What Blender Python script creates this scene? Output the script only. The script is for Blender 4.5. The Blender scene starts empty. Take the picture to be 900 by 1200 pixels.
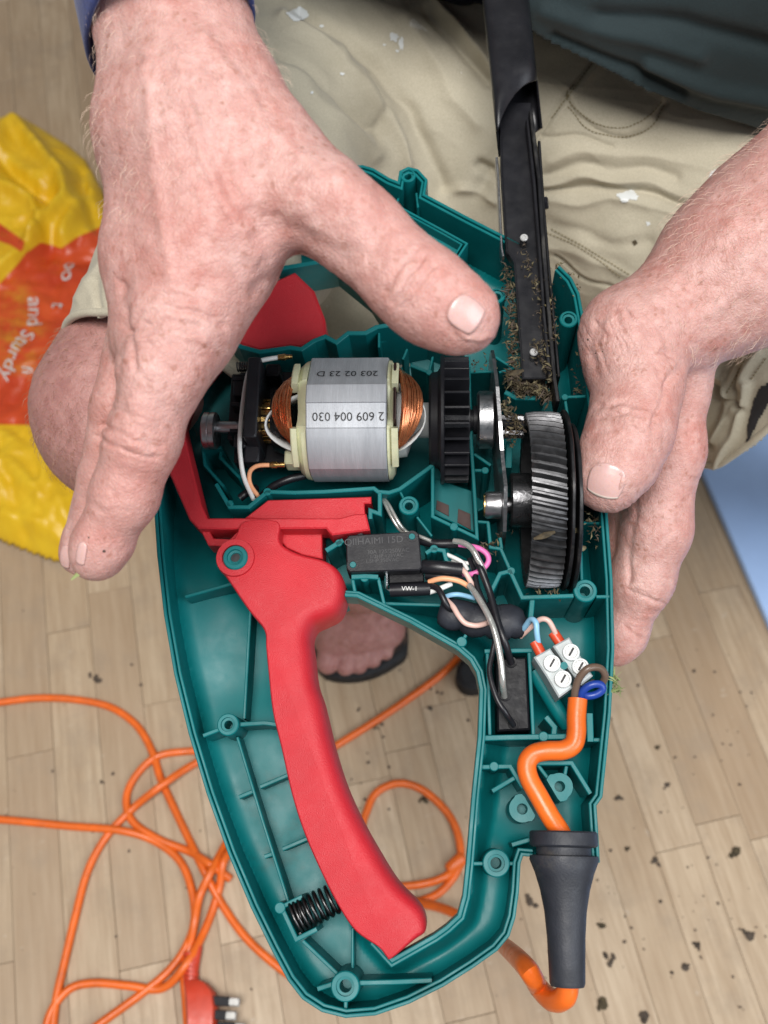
import bpy, bmesh, math, random
import numpy as np
from mathutils import Vector, Matrix
random.seed(7); rng = np.random.default_rng(7)
sc = bpy.context.scene
COL = sc.collection

# ------------------------------------------------------------------ camera
F = 1200.0                      # focal length in photo pixels (photo is 900 x 1200)
HC = 0.895                      # camera height over the floor
PITCH = math.radians(29.5)      # off straight down
cd = bpy.data.cameras.new('camera'); cam = bpy.data.objects.new('camera', cd); COL.objects.link(cam)
cam.location = (0, 0, HC); cam.rotation_euler = (PITCH, 0, 0)
cd.sensor_fit = 'HORIZONTAL'; cd.sensor_width = 36; cd.lens = F / 900 * 36
cd.clip_start = 0.01; cd.clip_end = 100
cd.dof.use_dof = True; cd.dof.focus_distance = 0.41; cd.dof.aperture_fstop = 17
sc.camera = cam
sc.render.resolution_x = 768; sc.render.resolution_y = 1024

# ------------------------------------------------------------------ light (indoors: ceiling panels and a window)
w = bpy.data.worlds.new('World'); sc.world = w; w.use_nodes = True
bg = w.node_tree.nodes['Background']; bg.inputs[0].default_value = (0.86, 0.93, 1.0, 1); bg.inputs[1].default_value = 0.20
def area(name, loc, target, sx, sy, power, col):
    l = bpy.data.lights.new(name, 'AREA'); l.shape = 'RECTANGLE'; l.size = sx; l.size_y = sy; l.energy = power; l.color = col
    o = bpy.data.objects.new(name, l); COL.objects.link(o); o.location = loc
    o.rotation_euler = (Vector(target) - Vector(loc)).to_track_quat('-Z', 'Y').to_euler()
    return o
area('ceiling_light', (-0.20, -0.35, 2.6), (0, 0.25, 0.5), 1.0, 1.0, 62, (1.0, 0.97, 0.93))
area('window_light', (1.5, -0.9, 2.0), (0, 0.3, 0.5), 1.4, 1.4, 34, (0.88, 0.94, 1.0))
sc.view_settings.view_transform = 'Standard'; sc.view_settings.look = 'None'
sc.view_settings.exposure = 0.0; sc.view_settings.gamma = 1.0; sc.view_settings.use_curve_mapping = False
sc.render.engine = 'CYCLES'
sc.cycles.max_bounces = 6

# ------------------------------------------------------------------ pixel helpers
CP = np.array([0, 0, HC]); RT = np.array([1.0, 0, 0])
UP = np.array([0, math.cos(PITCH), math.sin(PITCH)]); FW = np.array([0, math.sin(PITCH), -math.cos(PITCH)])
def ray(px, py): return FW + RT * ((px - 450) / F) + UP * ((600 - py) / F)
def W(px, py, d): return CP + ray(px, py) * d                    # pixel + depth
def G(px, py, z=0.0):                                             # pixel on a level plane
    r = ray(px, py); return CP + r * ((z - HC) / r[2])
def project(P):
    q = P - CP; d = q @ FW
    return 450 + F * (q @ RT) / d, 600 - F * (q @ UP) / d, d
# the opened housing lies in its own plane
D0 = 0.417; S0 = F / D0 / 1000      # px per mm in the plane
TO = W(450, 650, D0)
aw = FW + RT * ((520 - 450) / F) + UP * ((600 - 990) / F); TZ = -aw / np.linalg.norm(aw)
TY = UP - TZ * (UP @ TZ); TY /= np.linalg.norm(TY); TX = np.cross(TY, TZ)
def T(px, py, h=0.0):                                             # pixel on the plane h mm above the housing's rim
    r = ray(px, py); t = ((TO + TZ * h * .001 - CP) @ TZ) / (r @ TZ)
    q = CP + r * t - TO
    return np.array([q @ TX, q @ TY, q @ TZ])
MM = .001
def pxm(p): return p / S0 * MM                                    # px in the plane -> metres

# ------------------------------------------------------------------ materials
def S(r, g, b):
    f = lambda c: (c / 255 / 12.92) if c / 255 <= .04045 else ((c / 255 + .055) / 1.055) ** 2.4
    return (f(r), f(g), f(b), 1)
class N:
    def __init__(s, name):
        s.m = bpy.data.materials.new(name); s.m.use_nodes = True; s.t = s.m.node_tree
        s.b = s.t.nodes['Principled BSDF']
    def n(s, typ, **kw):
        n = s.t.nodes.new(typ)
        for k, v in kw.items():
            if k in n.inputs: n.inputs[k].default_value = v
            else: setattr(n, k, v)
        return n
    def l(s, a, b): s.t.links.new(a, b)
    def coord(s, scale=(1, 1, 1)):
        tc = s.n('ShaderNodeTexCoord'); mp = s.n('ShaderNodeMapping'); mp.inputs['Scale'].default_value = scale
        s.l(tc.outputs['Object'], mp.inputs[0]); return mp.outputs[0]
    def noise(s, co, scale, detail=4, rough=.55):
        n = s.n('ShaderNodeTexNoise'); n.inputs['Scale'].default_value = scale; n.inputs['Detail'].default_value = detail
        n.inputs['Roughness'].default_value = rough; s.l(co, n.inputs['Vector']); return n.outputs['Fac']
    def ramp(s, fac, stops):
        r = s.n('ShaderNodeValToRGB'); e = r.color_ramp.elements
        while len(e) < len(stops): e.new(.5)
        for el, (p, c) in zip(e, stops): el.position = p; el.color = c if len(c) == 4 else (*c, 1)
        s.l(fac, r.inputs[0]); return r.outputs[0]
    def mix(s, fac, a, b, mode='MIX'):
        m = s.n('ShaderNodeMix', data_type='RGBA', blend_type=mode)
        for v, i in ((fac, 0), (a, 6), (b, 7)):
            if hasattr(v, 'is_linked') or hasattr(v, 'links'): s.l(v, m.inputs[i])
            else: m.inputs[i].default_value = v
        return m.outputs[2]
    def bump(s, h, strength, dist=.001, prev=None):
        b = s.n('ShaderNodeBump'); b.inputs['Strength'].default_value = strength; b.inputs['Distance'].default_value = dist
        s.l(h, b.inputs['Height'])
        if prev: s.l(prev, b.inputs['Normal'])
        return b.outputs[0]
def bw(a, b): return [(a, (0, 0, 0, 1)), (b, (1, 1, 1, 1))]
def mat(name, col, rough=.45, metal=0, var=.12, vscale=90, bs=.15, bscale=1500, dirt=0, dirtcol=(.05, .035, .02, 1), coat=0, sss=0, spec=.5, scale=(1, 1, 1), scratch=0):
    k = N(name); co = k.coord(scale)
    n1 = k.noise(co, vscale, 5)
    lo = tuple(c * (1 - var) for c in col[:3]) + (1,); hi = tuple(min(1, c * (1 + var)) for c in col[:3]) + (1,)
    c = k.ramp(n1, [(.3, lo), (.7, hi)])
    if dirt:
        n2 = k.noise(co, vscale * .6, 8, .7)
        c = k.mix(k.ramp(n2, bw(.62 - dirt * .2, .74)), c, dirtcol)
    k.l(c, k.b.inputs['Base Color'])
    n3 = k.noise(co, vscale * 2.3, 4)
    r = k.ramp(n3, [(.3, (max(0, rough - .08),) * 3), (.7, (min(1, rough + .1),) * 3)])
    k.l(r, k.b.inputs['Roughness'])
    k.b.inputs['Metallic'].default_value = metal; k.b.inputs['Coat Weight'].default_value = coat
    k.b.inputs['Coat Roughness'].default_value = .15; k.b.inputs['Specular IOR Level'].default_value = spec
    if sss: k.b.inputs['Subsurface Weight'].default_value = sss; k.b.inputs['Subsurface Radius'].default_value = (.004, .002, .001)
    if bs: k.l(k.bump(k.noise(co, bscale, 3), bs, .0004), k.b.inputs['Normal'])
    return k.m
M = {}
M['teal'] = mat('teal_plastic', (.002, .136, .143, 1), .42, spec=.28, var=.12, vscale=40, bs=.12, bscale=2500, dirt=.16, dirtcol=(.012, .085, .082, 1))
M['red'] = mat('red_plastic', (.50, .015, .025, 1), .50, var=.07, vscale=60, bs=.7, bscale=2200, spec=.5, dirt=.05, dirtcol=(.48, .05, .06, 1))
M['black'] = mat('black_plastic', (.012, .012, .015, 1), .45, var=.3, bs=.15, spec=.28)
M['blackgloss'] = mat('black_resin', (.007, .007, .009, 1), .42, var=.3, bs=.6, bscale=220, spec=.15)
M['rubber'] = mat('dark_rubber', (.020, .022, .030, 1), .55, var=.25, bs=.3, bscale=1200, dirt=.12, dirtcol=(.06, .055, .05, 1))
M['steel'] = mat('grey_steel', (.42, .42, .43, 1), .34, 1, var=.2, vscale=200, bs=.2, bscale=900, dirt=.12)
M['darksteel'] = mat('oiled_dark_steel', (.10, .10, .105, 1), .30, .9, var=.4, vscale=150, bs=.35, bscale=700, dirt=.25, dirtcol=(.02, .016, .012, 1))
M['gear'] = mat('gear_steel', (.115, .115, .12, 1), .40, .9, var=.3, vscale=150, bs=.06, bscale=900, dirt=.05, dirtcol=(.02, .018, .015, 1))
M['blade'] = mat('black_coated_steel', (.013, .013, .016, 1), .34, .2, var=.25, vscale=60, bs=.05, bscale=1500, dirt=.03, dirtcol=(.04, .037, .033, 1))
M['bladerough'] = mat('scratched_black_steel', (.018, .018, .02, 1), .38, .5, var=.5, vscale=160, bs=.7, bscale=350, dirt=.3, dirtcol=(.10, .095, .085, 1), scale=(1, .25, 1))
M['brass'] = mat('brass', (.62, .42, .16, 1), .28, 1, var=.2, vscale=300, dirt=.1)
M['copper'] = mat('copper_enamel', (.56, .19, .075, 1), .26, .85, var=.25, vscale=150, coat=.5, bs=.1)
M['cream'] = mat('cream_nylon', (.60, .60, .40, 1), .42, var=.10, vscale=150, bs=.15, dirt=.06, dirtcol=(.25, .22, .13, 1), sss=.05)
M['orange'] = mat('orange_cable', (.74, .135, .014, 1), .34, var=.16, vscale=60, bs=.15, bscale=700, dirt=.08, dirtcol=(.42, .09, .02, 1))
M['plug'] = mat('orange_plug_plastic', (.58, .05, .02, 1), .4, var=.1, bs=.2)
M['white'] = mat('white_plastic', (.66, .68, .67, 1), .35, var=.05, bs=.05, dirt=.04, dirtcol=(.4, .38, .33, 1))
M['block'] = mat('grey_white_plastic', (.40, .44, .445, 1), .38, var=.05, bs=.06, sss=.05)
def wire(name, c): M[name] = mat(name, c, .35, var=.06, bs=.05)
wire('wire_white', (.70, .70, .68, 1)); wire('wire_peach', (.80, .38, .20, 1)); wire('wire_pink', (.72, .16, .42, 1))
wire('wire_rose', (.66, .44, .38, 1)); wire('wire_blue', (.24, .47, .66, 1)); wire('wire_black', (.010, .010, .013, 1))
wire('wire_brown', (.13, .085, .06, 1)); wire('wire_navy', (.012, .045, .28, 1)); wire('ferrule', (.62, .07, .025, 1))
M['clear'] = mat('clear_sleeved_wire', (.50, .50, .47, 1), .22, .6, var=.12, vscale=300, coat=1.0, bs=.08, bscale=500)
M['silver'] = mat('bright_metal', (.75, .75, .74, 1), .18, 1, var=.1, bs=.05)
M['rivet'] = mat('rivet_steel', (.45, .45, .44, 1), .4, .3, var=.15, bs=.2)
M['print_shade_dark'] = mat('dark_print_and_shade', (.02, .02, .022, 1), .6, bs=0)  # print and badge, plus the painted dark of bore and screw slots
M['print_grey'] = mat('grey_print', (.034, .035, .039, 1), .5, bs=0)
M['print_white'] = mat('white_print', (.62, .62, .60, 1), .5, bs=0)
M['ventdark'] = mat('dark_brown_strip_and_shade', (.05, .022, .018, 1), .6)  # insulation strip, and painted shade of the vent openings
M['pin'] = mat('plug_pin_metal', (.45, .44, .42, 1), .4, .6, var=.2)
M['spring'] = mat('spring_steel', (.10, .10, .10, 1), .30, 1, var=.2)
M['debris'] = mat('dry_clippings', (.062, .046, .024, 1), .85, var=.7, vscale=260, bs=.3)
M['debris_pale'] = mat('pale_chaff', (.15, .125, .066, 1), .7, var=.5, vscale=200)
M['grassgreen'] = mat('green_clippings', (.22, .26, .10, 1), .7, var=.4)
M['soil'] = mat('dark_crumbs', (.070, .052, .038, 1), .85, var=.6, vscale=120, bs=.5)
# laminated stator steel: fine vertical lines along the stack
k = N('laminated_steel'); co = k.coord((1, .04, .04)); co2 = k.coord((1, .12, .12))
n = k.noise(co, 2600, 3, .8); n2 = k.noise(co2, 300, 4, .7)
c = k.mix(k.ramp(n2, bw(.35, .7)), (.38, .40, .43, 1), (.56, .585, .62, 1)); c = k.mix(k.ramp(n, bw(.3, .7)), c, (.44, .455, .48, 1))
k.l(c, k.b.inputs['Base Color']); k.b.inputs['Metallic'].default_value = .45; k.b.inputs['Roughness'].default_value = .58
k.l(k.bump(n, .5, .0003), k.b.inputs['Normal']); M['stator'] = k.m

# skin
def skin(name, base, blotch, freckle, fr=.5, hairy=0):
    k = N(name); co = k.coord()
    a = k.noise(co, 42, 8, .68); b = k.noise(co, 150, 5, .7)
    c = k.ramp(a, [(.30, base), (.52, tuple(.55 * x + .45 * y for x, y in zip(base, blotch))), (.72, blotch)])
    c = k.mix(k.ramp(b, bw(.42, .70)), c, tuple(min(1, x * 1.14 + .02) for x in base[:3]) + (1,))
    v = k.n('ShaderNodeTexVoronoi'); v.inputs['Scale'].default_value = 330; v.inputs['Randomness'].default_value = 1
    wv = k.n('ShaderNodeVectorMath', operation='ADD'); wn = k.n('ShaderNodeTexNoise'); wn.inputs['Scale'].default_value = 300
    k.l(co, wn.inputs['Vector']); sv = k.n('ShaderNodeVectorMath', operation='SCALE'); sv.inputs['Scale'].default_value = .004
    k.l(wn.outputs['Color'], sv.inputs[0]); k.l(co, wv.inputs[0]); k.l(sv.outputs[0], wv.inputs[1]); k.l(wv.outputs[0], v.inputs['Vector'])
    dots = k.ramp(v.outputs['Distance'], [(.20, (1, 1, 1, 1)), (.42, (0, 0, 0, 1))])
    sep = k.n('ShaderNodeSeparateColor'); k.l(v.outputs['Color'], sep.inputs[0])
    sel = k.ramp(sep.outputs[0], bw(.40, .85))
    patch = k.ramp(k.noise(co, 26, 3), bw(.22, .56))
    f1 = k.mix(1.0, dots, sel, 'MULTIPLY'); f2 = k.mix(1.0, f1, patch, 'MULTIPLY'); f3 = k.mix(1.0, f2, (fr, fr, fr, 1), 'MULTIPLY')
    c = k.mix(f3, c, freckle)
    big_ = k.ramp(k.noise(co, 15, 4, .6), bw(.40, .66)); bm = k.mix(1.0, big_, (.42, .42, .42, 1), 'MULTIPLY'); c = k.mix(bm, c, tuple(x * y for x, y in zip(blotch, (1.02, .92, .92, 1))))
    k.l(c, k.b.inputs['Base Color'])
    k.b.inputs['Roughness'].default_value = .50; k.b.inputs['Subsurface Weight'].default_value = .22
    k.b.inputs['Subsurface Radius'].default_value = (.006, .0022, .0012); k.b.inputs['Specular IOR Level'].default_value = .38
    k.b.inputs['Subsurface Scale'].default_value = 1
    vv = k.n('ShaderNodeTexVoronoi', feature='DISTANCE_TO_EDGE'); vv.inputs['Scale'].default_value = 620; k.l(wv.outputs[0], vv.inputs['Vector'])
    b1 = k.bump(k.ramp(vv.outputs['Distance'], bw(0, .25)), .34, .0004)
    b2 = k.bump(k.noise(co, 130, 5, .6), .28, .002, b1)
    k.l(b2, k.b.inputs['Normal']); return k.m
M['skin'] = skin('skin', (.530, .325, .292, 1), (.455, .192, .160, 1), (.30, .125, .08, 1), .58)
M['skin_leg'] = skin('leg_skin', (.42, .22, .195, 1), (.35, .155, .14, 1), (.25, .12, .08, 1), .5)
M['nail'] = mat('fingernail', (.62, .39, .36, 1), .28, var=.05, vscale=200, bs=.12, bscale=500, sss=.2, coat=.3, scale=(1, 1, 1))
M['nail_edge'] = mat('fingernail_edge', (.74, .60, .53, 1), .4, bs=.1)
M['hair'] = mat('fine_hair', (.62, .46, .36, 1), .5, bs=0, var=.3)
M['hair_leg'] = mat('leg_hair', (.26, .13, .07, 1), .5, bs=0, var=.3)

# fabrics
def fabric(name, col, col2, weave=2200, dirt=None, spots=None, rough=.85):
    k = N(name); co = k.coord()
    a = k.noise(co, 9, 6, .6)
    c = k.ramp(a, [(.3, col), (.7, col2)])
    if dirt: c = k.mix(k.ramp(k.noise(co, 14, 8, .68), bw(.56, .74)), c, dirt)
    if spots:
        s1 = k.ramp(k.noise(co, 34, 2, .5), bw(.735, .75)); s2 = k.ramp(k.noise(co, 320, 3), bw(.35, .5))
        c = k.mix(k.mix(1, s1, s2, 'MULTIPLY'), c, spots)
        s3 = k.ramp(k.noise(co, 210, 2, .5), bw(.77, .79)); c = k.mix(s3, c, spots)
    wv = k.n('ShaderNodeTexWave', wave_type='BANDS', bands_direction='DIAGONAL'); wv.inputs['Scale'].default_value = weave / 6; wv.inputs['Distortion'].default_value = 1.5
    k.l(co, wv.inputs['Vector'])
    c = k.mix(k.ramp(k.noise(co, weave, 2), bw(.35, .65)), c, tuple(x * .86 for x in col[:3]) + (1,))
    k.l(c, k.b.inputs['Base Color']); k.b.inputs['Roughness'].default_value = rough; k.b.inputs['Sheen Weight'].default_value = .15
    b = k.bump(k.noise(co, weave, 2), .25, .0004); b = k.bump(k.noise(co, 55, 6, .6), .35, .003, b)
    k.l(b, k.b.inputs['Normal']); return k.m
M['khaki'] = fabric('khaki_cotton', (.47, .425, .318, 1), (.56, .51, .40, 1), dirt=(.37, .325, .232, 1), spots=(.78, .77, .73, 1))
M['shirt'] = fabric('dark_green_jersey', (.008, .020, .023, 1), (.012, .027, .031, 1), 1500)
M['cuff'] = fabric('blue_knit_cuff', (.012, .028, .16, 1), (.016, .04, .21, 1), 900)
M['thread'] = mat('seam_thread', (.24, .20, .12, 1), .8)

# wood
k = N('worn_maple'); tc = k.n('ShaderNodeTexCoord'); oi = k.n('ShaderNodeObjectInfo')
off = k.n('ShaderNodeVectorMath', operation='MULTIPLY_ADD'); off.inputs[1].default_value = (1, 1, 1)
cmb = k.n('ShaderNodeCombineXYZ'); ml = k.n('ShaderNodeMath', operation='MULTIPLY'); ml.inputs[1].default_value = 37
k.l(oi.outputs['Random'], ml.inputs[0]); k.l(ml.outputs[0], cmb.inputs[0]); k.l(ml.outputs[0], cmb.inputs[1])
k.l(tc.outputs['Object'], off.inputs[0]); k.l(cmb.outputs[0], off.inputs[2])
mp = k.n('ShaderNodeMapping'); mp.inputs['Scale'].default_value = (1, .07, 1); k.l(off.outputs[0], mp.inputs[0])
g1 = k.noise(mp.outputs[0], 160, 6, .65); g2 = k.noise(off.outputs[0], 14, 6, .7)
tone = k.ramp(oi.outputs['Random'], [(0, (.40, .290, .190, 1)), (.5, (.48, .365, .245, 1)), (1, (.57, .450, .318, 1))])
c = k.mix(k.ramp(g1, bw(.35, .75)), tone, (.33, .225, .135, 1)); 
c = k.mix(k.ramp(g2, bw(.50, .80)), c, (.31, .235, .165, 1))
g3 = k.noise(off.outputs[0], 60, 8, .75); c = k.mix(k.ramp(g3, bw(.62, .74)), c, (.53, .46, .375, 1))
k.l(c, k.b.inputs['Base Color']); k.l(k.ramp(g2, [(.3, (.42,) * 3), (.7, (.62,) * 3)]), k.b.inputs['Roughness'])
k.l(k.bump(g1, .12, .0006), k.b.inputs['Normal']); M['wood'] = k.m
M['gap'] = mat('dark_joint_dirt', (.11, .08, .052, 1), .9)
M['mat'] = mat('blue_vinyl', (.42, .60, .95, 1), .5, var=.08, vscale=14, bs=.1, bscale=600)
M['soleblack'] = mat('black_sandal_foam', (.010, .011, .013, 1), .7, var=.3, bs=.4, bscale=700)

# ------------------------------------------------------------------ mesh builder
def cr(pts, n=6):                                    # Catmull-Rom through points
    P = [np.asarray(p, float) for p in pts]
    if len(P) < 3: return P
    P = [2 * P[0] - P[1]] + P + [2 * P[-1] - P[-2]]; out = []
    for i in range(1, len(P) - 2):
        a, b, c_, d = P[i - 1:i + 3]
        for j in range(n):
            t = j / n; out.append(.5 * ((2 * b) + (c_ - a) * t + (2 * a - 5 * b + 4 * c_ - d) * t * t + (3 * b - a - 3 * c_ + d) * t ** 3))
    out.append(P[-2]); return out
def closed_cr(pts, n=6):
    P = [np.asarray(p, float) for p in pts]; L = len(P); out = []
    for i in range(L):
        a, b, c_, d = P[i - 1], P[i], P[(i + 1) % L], P[(i + 2) % L]
        for j in range(n):
            t = j / n; out.append(.5 * ((2 * b) + (c_ - a) * t + (2 * a - 5 * b + 4 * c_ - d) * t * t + (3 * b - a - 3 * c_ + d) * t ** 3))
    return out
def offset2d(P, dist, closed=False):                 # miter offset, P (n,2)
    P = np.asarray(P, float); n = len(P); dist = np.broadcast_to(dist, (n,)); out = []
    for i in range(n):
        a = P[i - 1] if (closed or i > 0) else None; b = P[(i + 1) % n] if (closed or i < n - 1) else None
        d1 = (P[i] - a) if a is not None else (b - P[i]); d2 = (b - P[i]) if b is not None else d1
        d1 = d1 / (np.linalg.norm(d1) + 1e-12); d2 = d2 / (np.linalg.norm(d2) + 1e-12)
        n1 = np.array([-d1[1], d1[0]]); n2 = np.array([-d2[1], d2[0]]); m = n1 + n2; q = m @ m
        m = n1 if q < .2 else m * (2 / q)
        out.append(P[i] + m * dist[i])
    return np.array(out)
class MB:
    def __init__(s): s.v = []; s.f = []; s.mi = []; s.cur = 0
    def add(s, vs, fs):
        o = len(s.v); s.v += [tuple(v) for v in vs]; s.f += [tuple(i + o for i in f) for f in fs]; s.mi += [s.cur] * len(fs)
    def tube(s, pts, r, seg=8, n=6, smooth=True, caps=True, flat=1.0):
        rr = r if hasattr(r, '__len__') else [r] * len(pts)
        if smooth and len(pts) > 2:
            q = cr([np.append(p, a) for p, a in zip(pts, rr)], n)
        else: q = [np.append(np.asarray(p, float), a) for p, a in zip(pts, rr)]
        P = np.array([x[:3] for x in q]); R = [x[3] for x in q]
        tg = np.gradient(P, axis=0); tg /= (np.linalg.norm(tg, axis=1)[:, None] + 1e-12)
        u = np.cross(tg[0], [.3, .1, 1]); u /= np.linalg.norm(u); vs = []
        for i in range(len(P)):
            u = u - tg[i] * (u @ tg[i]); u /= np.linalg.norm(u); v = np.cross(tg[i], u)
            for j in range(seg):
                a = 2 * math.pi * j / seg; vs.append(P[i] + (u * math.cos(a) + v * math.sin(a) * flat) * R[i])
        fs = []
        for i in range(len(P) - 1):
            for j in range(seg):
                k_ = (j + 1) % seg; fs.append((i * seg + j, i * seg + k_, (i + 1) * seg + k_, (i + 1) * seg + j))
        if caps: fs.append(tuple(range(seg))[::-1]); fs.append(tuple((len(P) - 1) * seg + j for j in range(seg)))
        s.add(vs, fs); return s
    def loft(s, rings, cap0=True, cap1=True, closed=True):
        n = len(rings[0]); vs = [p for r in rings for p in r]; fs = []
        for i in range(len(rings) - 1):
            for j in range(n if closed else n - 1):
                k_ = (j + 1) % n; fs.append((i * n + j, i * n + k_, (i + 1) * n + k_, (i + 1) * n + j))
        if cap0: fs.append(tuple(range(n))[::-1])
        if cap1: fs.append(tuple((len(rings) - 1) * n + j for j in range(n)))
        s.add(vs, fs); return s
    def lathe(s, o, axis, prof, seg=32, cap0=True, cap1=True):      # prof: (distance along axis, radius)
        o = np.asarray(o, float); ax = np.asarray(axis, float); ax /= np.linalg.norm(ax)
        u = np.cross(ax, [0, .05, 1]); u /= np.linalg.norm(u); v = np.cross(ax, u)
        rings = [[o + ax * t + (u * math.cos(2 * math.pi * j / seg) + v * math.sin(2 * math.pi * j / seg)) * r for j in range(seg)] for t, r in prof]
        return s.loft(rings, cap0, cap1)
    def box(s, c, ax, ay, az, hx, hy, hz, ch=0.0):
        c = np.asarray(c, float); ax, ay, az = [np.asarray(a, float) for a in (ax, ay, az)]
        def ring(z, k_):
            x, y, q = hx - k_, hy - k_, ch
            pts = [(-x + q, -y), (x - q, -y), (x, -y + q), (x, y - q), (x - q, y), (-x + q, y), (-x, y - q), (-x, -y + q)] if ch else [(-x, -y), (x, -y), (x, y), (-x, y)]
            return [c + ax * a + ay * b + az * z for a, b in pts]
        return s.loft([ring(-hz, 0), ring(hz - ch, 0), ring(hz, ch)] if ch else [ring(-hz, 0), ring(hz, 0)])
    def wall(s, P2, th, ht, hb, ch=.0003, closed=False):            # P2 metres in the plane
        a = offset2d(P2, th / 2, closed); b = offset2d(P2, -th / 2, closed); a2 = offset2d(P2, th / 2 - ch, closed); b2 = offset2d(P2, -th / 2 + ch, closed)
        n = len(P2); ht = np.broadcast_to(ht, (n,)); hb = np.broadcast_to(hb, (n,))
        vs = []
        for i in range(n):
            vs += [(*a[i], hb[i]), (*a[i], ht[i] - ch), (*a2[i], ht[i]), (*b2[i], ht[i]), (*b[i], ht[i] - ch), (*b[i], hb[i])]
        fs = []
        for i in range(n if closed else n - 1):
            j = (i + 1) % n
            for k_ in range(5): fs.append((i * 6 + k_, j * 6 + k_, j * 6 + k_ + 1, i * 6 + k_ + 1))
        if not closed: fs += [tuple(range(6)), tuple((n - 1) * 6 + k_ for k_ in range(5, -1, -1))]
        s.add(vs, fs); return s
    def prism(s, P2, ht, hb, ch=.0004):
        P2 = np.asarray(P2, float)
        ar = .5 * np.sum(P2[:, 0] * np.roll(P2[:, 1], -1) - np.roll(P2[:, 0], -1) * P2[:, 1])
        if ar < 0: P2 = P2[::-1]
        q = offset2d(P2, ch, True)
        return s.loft([[(*p, hb) for p in P2], [(*p, ht - ch) for p in P2], [(*p, ht) for p in q]])
    def build(s, name, m, parent=None, smooth=None, mats=None, fixn=True):
        me = bpy.data.meshes.new(name); me.from_pydata([tuple(map(float, v)) for v in s.v], [], s.f)
        ms = mats or [m]
        for x in ms: me.materials.append(M[x] if isinstance(x, str) else x)
        if mats: me.polygons.foreach_set('material_index', s.mi)
        if fixn:
            b = bmesh.new(); b.from_mesh(me); bmesh.ops.recalc_face_normals(b, faces=b.faces); b.to_mesh(me); b.free()
        if smooth is not None:
            me.polygons.foreach_set('use_smooth', [True] * len(me.polygons))
            if smooth > 0: me.set_sharp_from_angle(angle=math.radians(smooth))
        o = bpy.data.objects.new(name, me); COL.objects.link(o)
        if parent: o.parent = parent
        return o
def empty(name, loc=(0, 0, 0)):
    o = bpy.data.objects.new(name, None); COL.objects.link(o); o.location = loc; o.empty_display_size = .05; return o
def tag(o, label=None, cat=None, group=None, kind=None):
    if label: o['label'] = label
    if cat: o['category'] = cat
    if group: o['group'] = group
    if kind: o['kind'] = kind
    return o
def text2d(s, size=1.0):
    cu = bpy.data.curves.new('t', 'FONT'); cu.body = s; cu.size = size; cu.align_x = 'CENTER'; cu.align_y = 'CENTER'; cu.resolution_u = 3
    o = bpy.data.objects.new('t', cu); COL.objects.link(o); dg = bpy.context.evaluated_depsgraph_get()
    me = o.evaluated_get(dg).to_mesh(); V = np.array([v.co[:2] for v in me.vertices]); Fc = [tuple(p.vertices) for p in me.polygons]
    o.evaluated_get(dg).to_mesh_clear(); bpy.data.objects.remove(o); bpy.data.curves.remove(cu)
    return V, Fc
def poly_dist(P, poly, closed=True):                 # distance of points to polyline
    A = np.asarray(poly, float); B = np.roll(A, -1, 0) if closed else A[1:]; A = A if closed else A[:-1]
    d = np.full(len(P), 1e9)
    for a, b in zip(A, B):
        ab = b - a; t = np.clip(((P - a) @ ab) / (ab @ ab + 1e-18), 0, 1)
        d = np.minimum(d, np.linalg.norm(P - a - t[:, None] * ab, axis=1))
    return d
def inside(P, poly):
    A = np.asarray(poly, float); B = np.roll(A, -1, 0); r = np.zeros(len(P), bool)
    for a, b in zip(A, B):
        c = (a[1] > P[:, 1]) != (b[1] > P[:, 1])
        x = (b[0] - a[0]) * (P[:, 1] - a[1]) / (b[1] - a[1] + 1e-18) + a[0]
        r ^= c & (P[:, 0] < x)
    return r
def vnoise(P, seed=0):                               # smooth value noise, P (n,d) -> -1..1
    g = np.random.default_rng(seed); tab = g.uniform(-1, 1, 4096); I = np.floor(P).astype(np.int64); f = P - I; f = f * f * (3 - 2 * f); r = 0
    dims = P.shape[1]; pr = [73856093, 19349663, 83492791]
    for c in range(2 ** dims):
        h = np.zeros(len(P), np.int64); wt = np.ones(len(P))
        for k_ in range(dims):
            b = (c >> k_) & 1; h ^= (I[:, k_] + b) * pr[k_]; wt = wt * (f[:, k_] if b else 1 - f[:, k_])
        r = r + wt * tab[h & 4095]
    return r
# ================================================================== floor
bd = FW + RT * ((-82 - 450) / F) + UP * ((600 + 1520) / F); bd[2] = 0; bd /= np.linalg.norm(bd)     # direction the boards run
bx = np.array([bd[1], -bd[0], 0]); BW = .041
fb = MB(); fb.add([(-3, -2, -.006), (3, -2, -.006), (3, 4, -.006), (-3, 4, -.006)], [(0, 1, 2, 3)])
floor = fb.build('floor', 'gap'); tag(floor, kind='structure')
plank_mesh = {}
def plank_me(L):
    if L not in plank_mesh:
        b = MB(); b.box((0, 0, -.003), (1, 0, 0), (0, 1, 0), (0, 0, 1), BW / 2 - .00016, L / 2 - .00022, .003, .00022)
        o = b.build('plank', 'wood'); plank_mesh[L] = o.data; bpy.data.objects.remove(o)
    return plank_mesh[L]
anchor = G(58, 801)
ang = math.atan2(bd[1], bd[0]) - math.pi / 2
Ls = [.17, .22, .28, .34, .42]
for i in range(-16, 27):
    x = (i + .5) * BW; y = -.75 - random.random() * .5
    if i == 0: y = -.71
    while y < 1.9:
        L = random.choice(Ls); c = anchor + bx * x + bd * (y + L / 2)
        y += L
        q = project(c); 
        if c[1] < -.45 or c[1] > 1.75 or abs(c[0]) > .95: continue
        o = bpy.data.objects.new('plank', plank_me(L)); COL.objects.link(o); o.parent = floor
        o.location = (c[0], c[1], random.uniform(-.0003, .0001)); o.rotation_euler = (random.uniform(-.002, .002), random.uniform(-.004, .004), ang)
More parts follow.
